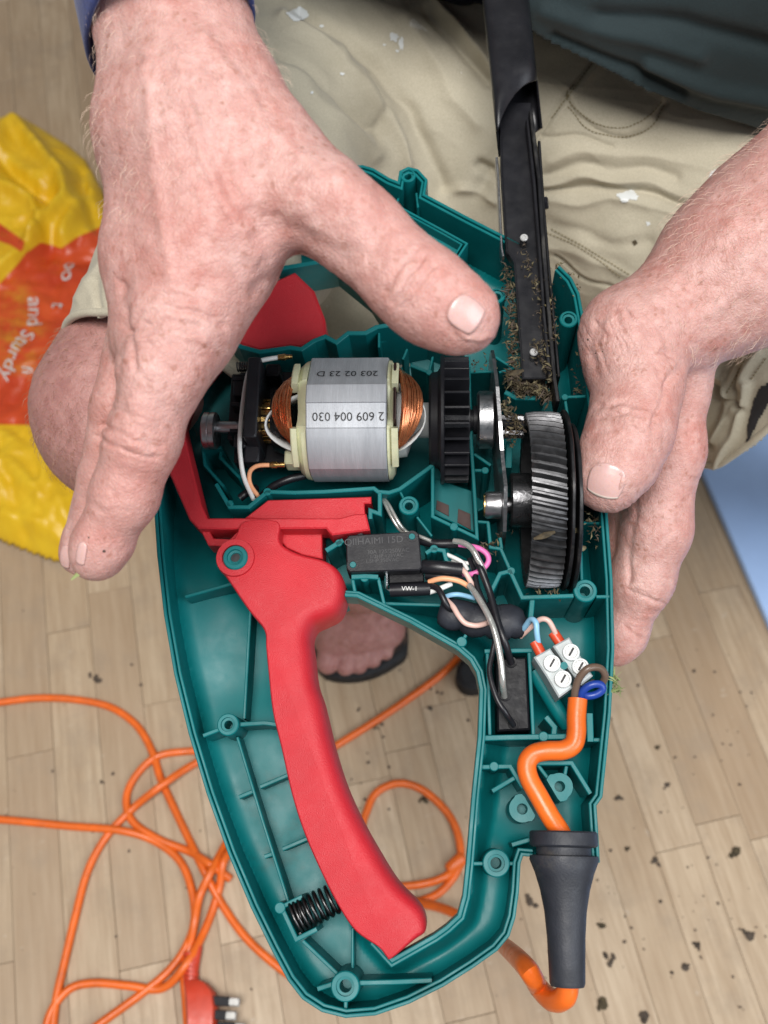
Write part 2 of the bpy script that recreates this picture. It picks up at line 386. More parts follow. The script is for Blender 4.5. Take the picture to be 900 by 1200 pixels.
# blue mat, its edge along the boards
a = G(818, 550); e = bd
mt = MB(); p0 = a + bd * 1.1; p1 = a - bd * .75; off = bx * .9
q = [p0, p1, p1 + off, p0 + off]
mt.prism([(p[0], p[1]) for p in q], .008, .0005, .0015)
tag(mt.build('floor_mat', 'mat'), 'plain light blue vinyl mat lying on the wooden floor', 'mat')

# ================================================================== crumbs on the floor
def crumb(b, c, s, flat=.5):
    n = 7; u = rng.normal(size=3); 
    pts = []
    a0 = random.random() * 6.28
    asp = random.uniform(.45, 1)
    for ring, (zr, rr) in enumerate(((0, 1.0), (.55, .8), (1, .3))):
        for j in range(n):
            a = 2 * math.pi * j / n; r = s * rr * random.uniform(.6, 1.25)
            x, y = r * math.cos(a), r * math.sin(a) * asp
            pts.append((c[0] + x * math.cos(a0) - y * math.sin(a0), c[1] + x * math.sin(a0) + y * math.cos(a0), c[2] + s * flat * zr * random.uniform(.7, 1.2)))
    fs = []
    for r in range(2):
        for j in range(n): fs.append((r * n + j, r * n + (j + 1) % n, (r + 1) * n + (j + 1) % n, (r + 1) * n + j))
    fs.append(tuple(range(14, 21))); b.add(pts, fs)
big = [(863, 998, 9), (716, 1127, 10), (621, 1057, 9), (706, 1085, 7), (725, 935, 6), (878, 1097, 8), (497, 937, 9), (768, 1008, 5), (782, 920, 5), (706, 1177, 9), (803, 1133, 6), (818, 1108, 6), (735, 995, 4), (772, 1013, 4), (420, 832, 4), (440, 850, 5), (505, 830, 5), (756, 1190, 9), (770, 876, 4), (119, 916, 4), (112, 795, 10)]
bigm = {}
labels = {0: 'ragged brown leaf scrap lying at the end of a board joint', 1: 'dark triangular leaf scrap on the boards beside the rubber cable sleeve', 6: 'elongated dark dirt crumb inside the orange cord loop on the floor', 20: 'dull dark smudge of dirt near the curved orange cord end'}
for i, (px, py, s) in enumerate(big):
    b = MB(); crumb(b, G(px, py, .0005), s * .00052, .4)
    for _ in range(2): crumb(b, G(px + random.uniform(-s, s) * .8, py + random.uniform(-s, s) * .8, .0005), s * .0003, .4)
    o = b.build('dirt_crumb', 'soil' if i % 3 else 'debris', smooth=40)
    tag(o, labels.get(i, 'small dark crumb of dry plant dirt lying on the wooden floor'), 'crumb', 'crumbs scattered on the floor')
b = MB()
for i in range(190):
    if i < 110: px, py = random.uniform(570, 900), random.uniform(760, 1200)
    elif i < 155: px, py = random.uniform(380, 560), random.uniform(780, 1100)
    else: px, py = random.uniform(0, 330), random.uniform(700, 1200)
    crumb(b, G(px, py, .0004), random.choice([.0005, .0007, .0009, .0013, .0018]), .5)
tag(b.build('dirt_specks', 'soil', smooth=40), 'fine dark specks of plant dirt sprinkled over the boards', 'dirt', kind='stuff')

# ================================================================== shopping bag
bagpoly = np.array([G(*p)[:2] for p in [(-120, 150), (-40, 142), (0, 141), (20, 134), (50, 152), (82, 172), (103, 190), (122, 225), (150, 300), (190, 430), (185, 560), (150, 640), (100, 668), (60, 660), (0, 637), (-120, 600)]])
gs = .0026; lo = bagpoly.min(0); hi = bagpoly.max(0)
nx, ny = int((hi[0] - lo[0]) / gs) + 1, int((hi[1] - lo[1]) / gs) + 1
gx, gy = np.meshgrid(lo[0] + np.arange(nx) * gs, lo[1] + np.arange(ny) * gs); P = np.stack([gx.ravel(), gy.ravel()], 1)
ins = inside(P, bagpoly); dd = np.where(ins, poly_dist(P, bagpoly), 0)
def stroke(PX, line, wd):                            # PX (n,2) px
    d = poly_dist(PX, np.array(line, float), False); return np.exp(-(d / wd) ** 2)
P3 = np.column_stack([P, np.full(len(P), .03)]); ux, uy, _ = project(P3); PX = np.stack([ux, uy], 1)
BAGF = [([(18, 140), (48, 178), (72, 205), (80, 235), (60, 262), (40, 284)], 9, .020), ([(0, 190), (40, 222), (60, 230)], 8, -.016), ([(0, 222), (38, 238), (48, 262)], 7, .012),
        ([(112, 200), (95, 240), (75, 280)], 9, .016), ([(48, 283), (20, 312), (-20, 340)], 6, .014), ([(60, 292), (110, 300), (150, 330)], 14, -.010), ([(90, 190), (100, 230), (112, 262)], 7, -.012),
        ([(0, 540), (30, 560), (60, 600)], 10, .008), ([(15, 500), (40, 520), (70, 530)], 9, -.006), ([(0, 600), (40, 610), (85, 640)], 8, .007), ([(45, 490), (55, 560), (90, 630)], 8, .006), ([(5, 150), (-10, 220)], 10, .012), ([(0, 520), (20, 600), (30, 640)], 7, -.005), ([(-30, 400), (30, 430), (90, 480)], 14, .005)]
z = .034 * (1 - np.exp(-dd / .022)) + .0008
for ln, wd, am in BAGF: z += am * stroke(PX, ln, wd) * (1 - np.exp(-dd / .012))
z += (vnoise(P * 16, 3) * .006 + (.4 - np.abs(vnoise(P * 24 + vnoise(P * 9, 8)[:, None], 4))) * .0045 + (.4 - np.abs(vnoise(P * 55, 6))) * .0032 + (.4 - np.abs(vnoise(P * 120, 9))) * .0018) * (1 - np.exp(-dd / .012))
z = np.maximum(z, .001)
idx = -np.ones(len(P), int); idx[ins] = np.arange(ins.sum()); I2 = idx.reshape(ny, nx)
q4 = np.stack([I2[:-1, :-1], I2[:-1, 1:], I2[1:, 1:], I2[1:, :-1]], -1).reshape(-1, 4); q4 = q4[(q4 >= 0).all(1)]
bagv = np.column_stack([P, z])[ins]
def bag_z(xy):
    j = np.clip(((xy - lo) / gs), 0, [nx - 1.001, ny - 1.001]); i0 = j.astype(int); fr = j - i0; Z = z.reshape(ny, nx)
    return (Z[i0[:, 1], i0[:, 0]] * (1 - fr[:, 0]) * (1 - fr[:, 1]) + Z[i0[:, 1], i0[:, 0] + 1] * fr[:, 0] * (1 - fr[:, 1]) + Z[i0[:, 1] + 1, i0[:, 0]] * (1 - fr[:, 0]) * fr[:, 1] + Z[i0[:, 1] + 1, i0[:, 0] + 1] * fr[:, 0] * fr[:, 1])
ux, uy, _ = project(bagv); VX = np.stack([ux, uy], 1)
redp = [(-150, 352), (0, 332), (22, 308), (30, 297), (48, 284), (60, 287), (72, 291), (90, 278), (118, 266), (220, 262), (220, 505), (35, 498), (-150, 495)]
red2 = [(-60, 240), (0, 262), (29, 283), (26, 296), (12, 287), (0, 283), (-60, 262)]
def sd_in(V, poly): d = poly_dist(V, np.array(poly, float)); return np.where(inside(V, poly), d, -d)
att = np.maximum(sd_in(VX, redp), sd_in(VX, red2))
ob = 30 * np.exp(-(((VX - [22, 400]) / [26, 34]) ** 2).sum(1)) + 20 * np.exp(-(((VX - [18, 345]) / [16, 14]) ** 2).sum(1))
b = MB(); b.v = [tuple(v) for v in bagv]; b.f = [tuple(f) for f in q4]; b.mi = [0] * len(b.f)
k = N('printed_polythene'); at = k.n('ShaderNodeAttribute', attribute_name='print'); at2 = k.n('ShaderNodeAttribute', attribute_name='flower')
co = k.coord()
yel = k.ramp(k.noise(co, 30, 5), [(.3, (.72, .42, .008, 1)), (.7, (.80, .52, .02, 1))]); rd = k.ramp(k.noise(co, 25, 4), [(.3, (.52, .048, .012, 1)), (.7, (.66, .085, .018, 1))])
mm = k.n('ShaderNodeMapRange'); mm.inputs['From Min'].default_value = -.6; mm.inputs['From Max'].default_value = .6; k.l(at.outputs['Fac'], mm.inputs[0])
orng = k.n('ShaderNodeMath', operation='MULTIPLY'); nn = k.noise(co, 60, 3); k.l(at2.outputs['Fac'], orng.inputs[0]); k.l(k.ramp(nn, bw(.38, .62)), orng.inputs[1])
rd = k.mix(orng.outputs[0], rd, (.62, .27, .02, 1))
k.l(k.mix(mm.outputs[0], yel, rd), k.b.inputs['Base Color']); k.b.inputs['Roughness'].default_value = .36
k.l(k.bump(k.noise(co, 90, 6, .6), .35, .003), k.b.inputs['Normal']); M['bag'] = k.m
bag = b.build('shopping_bag', 'bag', smooth=0, fixn=False)
for nm, av in (('print', att), ('flower', np.clip(ob / 30, 0, 1))):
    A = bag.data.attributes.new(nm, 'FLOAT', 'POINT'); A.data.foreach_set('value', av.astype(np.float32))
sd = bag.modifiers.new('thick', 'SOLIDIFY'); sd.thickness = .0006; sd.offset = -1
tag(bag, 'crumpled yellow and red plastic shopping bag with white lettering on the floor', 'bag')
def bag_text(s, size_px, cx, cy, rot):               # letters' reading direction turned rot degrees from image right
    V, Fc = text2d(s, size_px); c_, s_ = math.cos(rot), math.sin(rot)
    px = cx + V[:, 0] * c_ + V[:, 1] * s_; py = cy + V[:, 0] * s_ - V[:, 1] * c_
    pts = np.array([G(a_, b_, .036) for a_, b_ in zip(px, py)]); pts[:, 2] = bag_z(pts[:, :2]) + .0012
    m = MB(); m.add(pts, Fc); m.build('printed_lettering', 'print_white', bag, fixn=False)
bag_text('and', 26, 40, 365, math.radians(90)); bag_text('Sturdy', 24, 20, 417, math.radians(118)); bag_text('oo', 26, 80, 314, math.radians(100)); bag_text('t', 24, 68, 357, math.radians(95)); bag_text('fi', 18, 33, 437, math.radians(95))

# ================================================================== power cord on the floor
cord = empty('power_cord', G(100, 1000))
ci = Matrix.Translation(-Vector(cord.location))
RC = .0034
def cordpath(pts, name='cable', n=8, r=RC):
    P = [G(p[0], p[1], RC + (p[2] if len(p) > 2 else 0)) - np.array(cord.location) for p in pts]
    b = MB(); b.tube(P, r, 10, n); return b.build(name, 'orange', cord, smooth=50)
cordpath([(-90, 838), (-40, 829), (0, 823), (45, 818), (90, 820), (130, 829), (160, 850), (178, 880), (188, 912), (203, 945), (222, 985), (238, 1018, .004), (258, 1056), (285, 1095), (316, 1125), (350, 1150), (400, 1180)])
cordpath([(-90, 950), (-30, 958), (20, 962), (80, 968), (140, 973, .003), (180, 985), (210, 1008), (224, 1040), (228, 1075), (220, 1105), (200, 1135), (165, 1165), (110, 1205), (60, 1245)])
cordpath([(330, 860), (270, 878), (225, 880), (185, 886), (160, 908), (148, 935), (155, 962), (185, 983), (222, 998), (245, 1012, .008), (270, 1030)])
cordpath([(330, 850), (280, 870), (228, 895), (190, 920, .007), (155, 948), (125, 980), (103, 1020), (88, 1075), (75, 1130), (66, 1170), (60, 1220), (50, 1280)])
cordpath([(285, 955), (264, 990), (248, 1020, .010), (234, 1050, .006), (228, 1080, .006), (222, 1110), (216, 1140), (218, 1175), (222, 1230)])
cordpath([(300, 940), (278, 985), (262, 1010, .008), (256, 1045), (240, 1090), (218, 1130, .007), (190, 1158), (150, 1155), (110, 1152), (80, 1160), (58, 1190), (48, 1240)])
cordpath([(330, 920), (360, 895), (400, 870), (440, 845), (480, 818), (520, 788), (548, 760), (580, 735), (640, 690)])
cordpath([(395, 990), (420, 975), (428, 955), (440, 930), (465, 918), (492, 924), (518, 945), (534, 970), (540, 1000), (534, 1015), (520, 1028, .003), (495, 1036), (460, 1040), (420, 1048), (380, 1056)])
cordpath([(541, 1010), (530, 1030), (512, 1048), (485, 1058), (455, 1062), (420, 1066)])
b = MB(); c0 = G(536, 1012, .004) - np.array(cord.location); b.lathe(c0 + np.array([-.008, -.006, 0]), (.75, .65, 0), [(0, .0042), (.002, .0058), (.016, .0060), (.018, .0042)], 12)
b.build('tape_joint', 'orange', cord, smooth=40)
# hanging tail from the cable sleeve to the floor
tail = [T(664, 1135, 0), T(666, 1152, -1), T(662, 1168, -4), T(648, 1172, -12), T(632, 1158, -22), T(606, 1122, -38)]
tail = [TO + TX * t[0] + TY * t[1] + TZ * t[2] for t in tail] + [G(560, 1085, .10), G(520, 1065, .03), G(480, 1056, RC)]
b = MB(); b.tube([t - np.array(cord.location) for t in tail], [.0038, .0038, .0041, .0041, .0038, .0038, .0038, .0038, .0038], 12, 8); b.build('cable', 'orange', cord, smooth=50)
# moulded plug
pl = MB()
def ring_at(px, py, hw, zt, ang_):
    c_ = G(px, py, 0); u = np.array([math.cos(ang_), math.sin(ang_), 0]); R_ = []
    for a_, z_ in ((-1, .15), (-.85, 0), (.85, 0), (1, .15), (1, .75), (.8, 1), (-.8, 1), (-1, .75)): R_.append(c_ + u * hw * a_ + np.array([0, 0, .001 + zt * z_]) - np.array(cord.location))
    return R_
pl.loft([ring_at(226, 1150, .006, .012, .1), ring_at(232, 1155, .009, .015, .1), ring_at(237, 1166, .0115, .017, .1), ring_at(239, 1184, .012, .018, .1), ring_at(239, 1203, .0115, .018, .1), ring_at(237, 1220, .009, .016, .1)])
plug = pl.build('plug', 'plug', cord, smooth=35)
sl = MB()
for i in range(6):
    y = 1119 + i * 5.6; c_ = G(224, y, .006) - np.array(cord.location); sl.lathe(c_ + np.array([0, 0, 0]), (0.1, 1, 0), [(-.0016, .0062), (.0012, .0064)], 12)
sl.lathe(G(224, 1150, .006) - np.array(cord.location), (.1, 1, 0), [(0, .0045), (.026, .0042)], 10)
sl.build('strain_relief', 'plug', plug, smooth=40)
for px, py in ((262, 1173), (258, 1189), (268, 1203)):
    p_ = MB(); a_ = G(px - 12, py, .014) - np.array(cord.location); e_ = np.array([1, -.05, .1]); e_ /= np.linalg.norm(e_)
    p_.cur = 0; p_.box(a_ + e_ * .006, e_, np.cross([0, 0, 1], e_), (0, 0, 1), .007, .0034, .0022, .0005); p_.cur = 1
    p_.box(a_ + e_ * .0165, e_, np.cross([0, 0, 1], e_), (0, 0, 1), .0045, .0031, .0020, .0008)
    p_.build('plug_pin', None, plug, mats=['black', 'pin'])
tag(cord, 'tangled orange power cord with moulded orange plug lying on the wooden floor', 'cord')
# ================================================================== hedge trimmer (opened half shell with its works)
trim = empty('hedge_trimmer')
trim.matrix_world = Matrix(((TX[0], TY[0], TZ[0], TO[0]), (TX[1], TY[1], TZ[1], TO[1]), (TX[2], TY[2], TZ[2], TO[2]), (0, 0, 0, 1)))
tag(trim, 'opened teal hedge trimmer with red lever, showing motor, gear, wiring and black blade', 'hedge trimmer')
X, Y, Z = np.eye(3)
def tp(pts, h=0): return np.array([T(p[0], p[1], h)[:2] for p in pts])
def t3(pts): return [T(*p) for p in pts]             # (px,py,h mm)
outline = [(425, 193), (438, 197), (456, 208), (466, 212), (468, 200), (478, 195), (490, 198), (501, 210), (498, 227), (545, 252), (592, 276), (612, 286), (640, 303), (656, 311), (670, 325), (679, 343), (685, 375), (692, 430), (701, 505), (712, 600), (718, 680), (720, 760), (716, 835), (709, 905), (706, 934), (699, 944), (701, 975), (703, 1011),
           (624, 1004), (613, 1003), (610, 1012), (608, 1045), (604, 1075), (597, 1097), (583, 1114), (555, 1134), (520, 1156), (480, 1176), (440, 1190), (405, 1193), (377, 1186), (354, 1171), (337, 1149), (318, 1113), (294, 1064), (267, 1000), (242, 930), (221, 860), (204, 790), (192, 720), (184, 650), (180, 590), (182, 530), (192, 470), (215, 420), (250, 370), (290, 290), (330, 230), (380, 196)]
hole = [(404, 699), (418, 700), (480, 730), (535, 761), (550, 774), (558, 788), (562, 808), (560, 863), (553, 930), (546, 1013), (542, 1050), (536, 1072), (522, 1085), (508, 1095), (460, 1122), (440, 1100), (402, 1020), (367, 930), (347, 850), (337, 780), (347, 740), (382, 710)]
hole2 = [(300, 300), (390, 285), (432, 318), (470, 376), (441, 383), (428, 390), (408, 390), (394, 401), (381, 394), (368, 399), (353, 409), (340, 407), (304, 412), (282, 406), (262, 392)]
OL = tp(outline); HL = tp(hole); H2 = tp(hole2)
# shell: an inner surface that dips away from the rim
ctl = np.array([(215, 700, 20), (300, 900, 20), (400, 1150, 23), (560, 1030, 24), (640, 930, 28), (650, 860, 32), (650, 780, 40), (660, 600, 46), (640, 400, 46), (500, 500, 44), (350, 500, 42), (250, 480, 34), (560, 300, 38), (470, 250, 34), (480, 690, 34), (580, 740, 38), (300, 620, 26), (400, 640, 30), (590, 820, 32)], float)
gs = .0014; lo_ = OL.min(0) - .001; hi_ = OL.max(0) + .001
nx, ny = int((hi_[0] - lo_[0]) / gs) + 1, int((hi_[1] - lo_[1]) / gs) + 1
gx, gy = np.meshgrid(lo_[0] + np.arange(nx) * gs, lo_[1] + np.arange(ny) * gs); P = np.stack([gx.ravel(), gy.ravel()], 1)
ins = inside(P, OL) & ~inside(P, HL) & ~inside(P, H2)
d1 = poly_dist(P, OL); d2 = np.minimum(poly_dist(P, HL), poly_dist(P, H2))
cxy = tp(ctl[:, :2])
def depth_at(Pq):
    wts = 1 / (((Pq[:, None] - cxy[None]) ** 2).sum(-1) + 1e-6) ** 1.6; return (wts * ctl[:, 2]).sum(1) / wts.sum(1) * MM
Dm = depth_at(P); RF = .007; dh = poly_dist(P, HL); Dm = np.minimum(Dm, .0085 + 1.9 * dh)
ins &= (d1 > .0007) & (d2 > .0024)
fil = np.clip((d1 - .0018) / RF, 0, 1); hz = -np.maximum(Dm - RF, .004) - np.minimum(RF, np.maximum(Dm - .004, .001)) * np.sqrt(np.clip(1 - (1 - fil) ** 2, 0, 1))
def floor_h(x, y):
    j = int(np.clip((x - lo_[0]) / gs, 0, nx - 1)); i = int(np.clip((y - lo_[1]) / gs, 0, ny - 1)); return float(hz.reshape(ny, nx)[i, j])
idx = -np.ones(len(P), int); idx[ins] = np.arange(ins.sum()); I2 = idx.reshape(ny, nx)
q4 = np.stack([I2[:-1, :-1], I2[:-1, 1:], I2[1:, 1:], I2[1:, :-1]], -1).reshape(-1, 4); q4 = q4[(q4 >= 0).all(1)]
b = MB(); b.v = [tuple(v) for v in np.column_stack([P, hz])[ins]]; b.f = [tuple(f) for f in q4]; b.mi = [0] * len(b.f)
housing = b.build('housing', 'teal', trim, smooth=0, fixn=False)
sd = housing.modifiers.new('thick', 'SOLIDIFY'); sd.thickness = .002; sd.offset = -1
# rim: an outer lip and a lower inner lip with a groove between
nO = len(outline)
def densify(P2, closed=True, n=3): return np.array(closed_cr(P2, n)) if closed else np.array(cr(P2, n))
iA, iB = 11, 13                                      # blade mouth between these outline points
iC, iD = 27, 28                                      # cable sleeve mouth
segs = [[outline[i % nO] for i in range(iD, nO + iA + 1)], [outline[i] for i in range(iB, iC + 1)]]
for sgm in segs:
    p = tp(sgm); r1 = offset2d(p, -.0006); r2 = offset2d(p, -.0021); r3 = offset2d(p, -.0033)
    c_ = T(450, 650)[:2]
    if np.mean([inside(r2, OL)]) < .5: r1 = offset2d(p, .0006); r2 = offset2d(p, .0021); r3 = offset2d(p, .0033)
    m = MB(); m.wall(r1, .0013, 0, -(depth_at(r1) - RF) - .003); m.build('rim_lip', 'teal', housing)
    m = MB(); m.wall(r2, .0012, -.0011, -(depth_at(r2) - RF) - .003); m.build('rim_lip', 'teal', housing)
p = HL; hh = p[np.r_[0:16]]; sgn = 1 if inside(offset2d(hh, .0012), HL).mean() < .5 else -1
m = MB(); m.wall(offset2d(hh, sgn * .0008), .0016, 0, -.0125); m.build('rim_lip', 'teal', housing)
m = MB(); m.wall(offset2d(hh, sgn * .0023), .0012, -.0013, -.0155); m.build('rim_lip', 'teal', housing)
m = MB(); m.wall(offset2d(p[np.r_[14:22, 0:1]], sgn * .001), .002, -.012, -.026); m.build('rim_lip', 'teal', housing)
m = MB(); q_ = H2[np.r_[14:15, 0:5]]; m.wall(q_, .0022, -.013, -depth_at(q_) - .001); m.build('rim_lip', 'teal', housing)
# screw bosses
def boss(px, py, r, rin, h=-.5, base=None, name='screw_boss', mt='teal', step=True, dp=.012):
    c_ = T(px, py, h); R_, ri = pxm(r), pxm(rin); fb_ = floor_h(c_[0], c_[1]) if base is None else base * MM
    L = c_[2] - fb_ + .001; m = MB(); o_ = np.array([c_[0], c_[1], c_[2]])
    prof = [(-L, R_ * 1.06), (-.0005, R_), (0, R_ - .0004), (0, ri + .0011 if step else ri + .0002)]
    if step: prof += [(-.0012, ri + .0010), (-.0013, ri)]
    prof += [(-dp, ri * .9), (-dp - .0001, .00005)]
    m.lathe(o_, Z, prof, 28, False, True); return m.build(name, mt, housing, smooth=35)
for a_ in [(267, 849, 12.5, 5, -2), (404.5, 1156, 15, 6.5, -1), (581.5, 1011.5, 14.5, 6, -1), (686, 692, 13.5, 6, 0), (666.5, 373.5, 11.5, 5, 0), (582.5, 346, 10.5, 5, -1), (478, 205, 10.5, 4.8, -.5), (479, 592, 12, 5, 0)]: boss(*a_)
boss(275.5, 653, 14.5, 6.5, 7.5, dp=.0020)
m = MB(); m.lathe(T(275.5, 653, 5.65), Z, [(0, pxm(5.6)), (.0001, .00005)], 20); m.build('bore_dark_disc', 'print_shade_dark', housing)  # black disc painting the darkness of a deep bore
for px, py, a_ in ((612, 948, math.radians(35)), (656, 921.5, math.radians(145))):    # D-shaped clamp bosses
    c_ = T(px, py, -3); R_, ri = pxm(14.5), pxm(5.6); m = MB(); n_ = 28; top = []; inn = []
    fa = math.radians(28) if px < 630 else math.radians(208)
    fa = math.radians(30 if px < 630 else 210)
    for j in range(n_):
        t = 2 * math.pi * j / n_; v = np.array([math.cos(t), math.sin(t)]); dn = np.array([math.cos(fa), math.sin(fa)]); rr = R_
        if v @ dn > .0: rr = min(R_ * 1.25, R_ * .62 / max(v @ dn, 1e-3)); rr = min(rr, R_ * 1.12)
        top.append(v * rr); inn.append(v * ri)
    mk = lambda L_, z_, s=1: [np.array([c_[0] + q[0] * s, c_[1] + q[1] * s, c_[2] + z_]) for q in L_]
    m.loft([mk(top, -.022), mk(top, -.0004), mk(top, 0, .975), mk(inn, 0, 1.05), mk(inn, -.0004), mk(inn, -.009), mk(inn, -.009, .02)], False, True); m.build('clamp_boss', 'teal', housing, smooth=30)
# ribs: (points, thickness px, top h mm, bottom h mm or None for the floor)
def rib(pts, th, h=-2, hb=None, name='rib'):
    p = tp(pts, h); f_ = np.array([min(floor_h(*q) - .0005, h * MM - .003) for q in p]) if hb is None else hb * MM
    m = MB(); m.wall(p, pxm(th), h * MM, f_); return m.build(name, 'teal', housing)
def node(px, py, r, h=-1, hb=None):
    c_ = T(px, py, h); L = (c_[2] - floor_h(c_[0], c_[1])) if hb is None else .012; m = MB(); m.lathe(c_, Z, [(-L, pxm(r)), (-.0003, pxm(r)), (0, pxm(r) - .0003)], 16); m.build('ejector_post', 'teal', housing, smooth=40)
RIBS = [([(217, 699), (271, 684)], 4, -9), ([(293, 716), (286, 842)], 3.5, -10), ([(238, 862), (256, 855)], 4.5, -3), ([(279, 849), (310, 847), (324, 849)], 5, -5),
        ([(278, 864), (307, 960), (338, 1058)], 3.2, -9), ([(280, 934), (297, 927)], 4.5, -11), ([(305, 922), (338, 908)], 4.5, -11), ([(310, 1004), (321, 1000)], 4.5, -11), ([(331, 995), (364, 981)], 4.5, -11),
        ([(328, 1064), (354, 1051)], 5, -3), ([(331, 1066), (347, 1101), (371, 1089)], 5, -3), ([(355, 1103), (397, 1143)], 4, -6), ([(413, 1088), (413, 1143)], 3, -12), ([(419, 1152), (462, 1151), (506, 1149)], 5, -4), ([(372, 1159), (391, 1153)], 5, -5), ([(405, 1171), (405, 1183)], 4, -3),
        ([(253, 567), (269, 594), (291, 594), (313, 576), (345, 577), (380, 576), (438, 572), (443, 576), (456, 577), (468, 573), (507, 545)], 5, -1),
        ([(507, 545), (507, 605), (532, 617), (559, 630), (557, 592), (552, 516), (549, 418)], 4.2, -1.5), ([(489, 606), (506, 628)], 3, -4),
        ([(445, 577), (445, 602), (434, 598), (434, 608)], 5, -1), ([(468, 574), (474, 586)], 3, -3), ([(533, 313), (574, 349)], 3, -5),
        ([(662, 465), (686, 464)], 3.5, -3), ([(662, 465), (669, 512), (676, 590), (681, 650), (682, 680)], 3.5, -4), ([(684, 612), (706, 613)], 3, -6),
        ([(576, 692), (586, 672), (598, 669), (612, 700), (672, 698)], 5, -1), ([(699, 699), (714, 699)], 4, -1), ([(624, 701), (622, 724)], 6, -3), ([(572, 612), (575, 641), (587, 643), (598, 668)], 4.2, -2), ([(560, 611), (573, 612)], 3.5, -3), ([(586, 630), (588, 643)], 4, -2),
        ([(551, 436), (577, 435)], 3, -3), ([(581, 418), (601, 431), (585, 436)], 3, -3), ([(592, 459), (605, 466), (638, 466)], 6, -2), ([(556, 532), (575, 545)], 4, -10), ([(556, 551), (572, 551)], 4, -8), ([(597, 518), (596, 548)], 8, -9), ([(560, 598), (585, 585)], 3, -12),
        ([(571, 762), (574, 861)], 4, -5), ([(568, 763), (623, 762)], 5, -4), ([(620, 763), (625, 861)], 4, -5), ([(561, 865), (600, 864), (668, 863)], 6, -3), ([(640, 840), (650, 852), (649, 862)], 6, -4), ([(691, 836), (692, 869)], 7.5, -3), ([(694, 867), (709, 867)], 4.5, -5),
        ([(557, 899), (598, 898), (613, 923)], 5, -4), ([(604, 911), (577, 927)], 5, -6), ([(629, 894), (670, 894), (692, 930)], 5, -3), ([(630, 896), (643, 913)], 4, -5), ([(664, 898), (662, 908)], 4, -6), ([(551, 1012), (568, 1012)], 4, -3), ([(595, 1012), (604, 1012)], 4, -3),
        ([(541, 752), (535, 762)], 4, -1), ([(541, 752), (546, 744)], 4, -2), ([(270, 398), (282, 406), (304, 412), (340, 407), (353, 409), (368, 399), (381, 394), (394, 401), (408, 390), (428, 390), (441, 383), (459, 380), (500, 372), (545, 388)], 6, -.5), ([(444, 390), (444, 407)], 3, -4), ([(472, 421), (477, 409)], 3, -2), ([(482, 428), (502, 436)], 4, -2),
        ([(402, 208), (428, 222), (470, 243), (520, 270), (547, 285), (532, 308), (515, 331), (500, 352)], 3, -5), ([(404, 212), (428, 226), (470, 247), (520, 274), (541, 286), (527, 308), (511, 330), (495, 352)], 2.5, -6), ([(470, 226), (464, 238)], 3, -9), ([(488, 226), (490, 243)], 3, -6),
        ([(451, 707), (516, 709)], 4, -10), ([(382, 645), (402, 633)], 6, -1), ([(499, 648), (507, 643), (520, 645), (524, 660)], 5, -1), ([(412, 676), (428, 675), (443, 676)], 6, -.5), ([(443, 677), (451, 712)], 4, -2), ([(413, 678), (417, 700)], 4, -2), ([(600, 990), (624, 983)], 5, -4), ([(503, 436), (507, 418)], 3, -6),
        ([(237, 524), (260, 524)], 4, -8), ([(237, 524), (240, 545), (262, 570)], 4, -12), ([(259, 524), (258, 536), (281, 560)], 4, -12)]
for r_ in RIBS: rib(*r_)
for a_ in [(328, 1064, 6, -2.5), (313, 576, 5), (269, 590, 4.5), (532, 617, 5), (508.5, 643, 5), (427, 677, 5), (599, 669, 5), (541, 752, 6, -.5), (637, 863, 5.5, -2.5), (579, 898, 5.2, -3.5), (662, 465, 4.2, -2.5), (568.6, 551, 4.5, -7), (503, 436, 4, -1.5), (397, 636, 4.5)]: node(*a_)
# guard panel, sloped vent floor with dark plates painting the shade of its openings
m = MB(); m.prism(tp([(380, 200), (428, 224), (544, 286), (512, 331), (480, 372), (430, 312), (385, 280), (330, 270)], -12), -.012, -.016); m.build('guard_panel', 'teal', housing)
m = MB(); m.prism(tp([(508, 560), (553, 575), (556, 624), (508, 602)], -14), -.014, -.018); vp = m.build('vent_plate', 'teal', housing)
for q in ([(512, 586), (526, 592), (526, 605), (511, 597)], [(537, 596), (551, 602), (552, 621), (536, 612)]):
    m = MB(); m.prism(tp(q, -13.5), -.0135, -.0142, .0001); m.build('vent_dark_plate', 'ventdark', vp)

# ------------------------------------------------------------------ red lever and switch bar
lev = [(326, 612), (328, 633), (336, 642), (354, 650), (379, 656.5), (395, 666), (403, 681), (402.5, 700), (395, 716), (379, 725), (367, 731), (362, 744), (364, 762), (368, 796), (376.5, 822), (389, 874), (403, 918), (420.5, 957), (442, 996), (466, 1034), (494, 1064), (499, 1090), (485, 1102), (459, 1123), (453, 1121), (444, 1110), (417, 1091), (397, 1062), (378, 1025), (357, 977), (342, 930), (330, 877), (320, 835), (315, 790), (312, 759), (310, 739), (292, 716), (264, 675), (254.5, 663), (254.5, 650), (262, 639), (276, 630), (287, 612)]
wins = np.array([2, 3, 5, 5, 5, 8, 12, 14, 16, 17, 18, 20, 20, 18, 18, 18, 18, 18, 18, 16, 12, 8, 5, 2, 2, 2, 2.5, 2.5, 2.5, 2.5, 2.5, 2.5, 2.5, 2.5, 2.5, 2.5, 2.5, 2.5, 2.5, 2.5, 2.5, 2.5, 2], float)
D = np.array(closed_cr([np.array([*p, w_]) for p, w_ in zip(lev, wins)], 4)); P2 = tp(D[:, :2], 3); wi = D[:, 2] / S0 * MM
if .5 * np.sum(P2[:, 0] * np.roll(P2[:, 1], -1) - np.roll(P2[:, 0], -1) * P2[:, 1]) < 0: P2 = P2[::-1]; wi = wi[::-1]
def ringo(fr, z_): return [(*p, z_) for p in offset2d(P2, wi * fr, True)]
b = MB(); hd = wi / wi.max()
rings = []
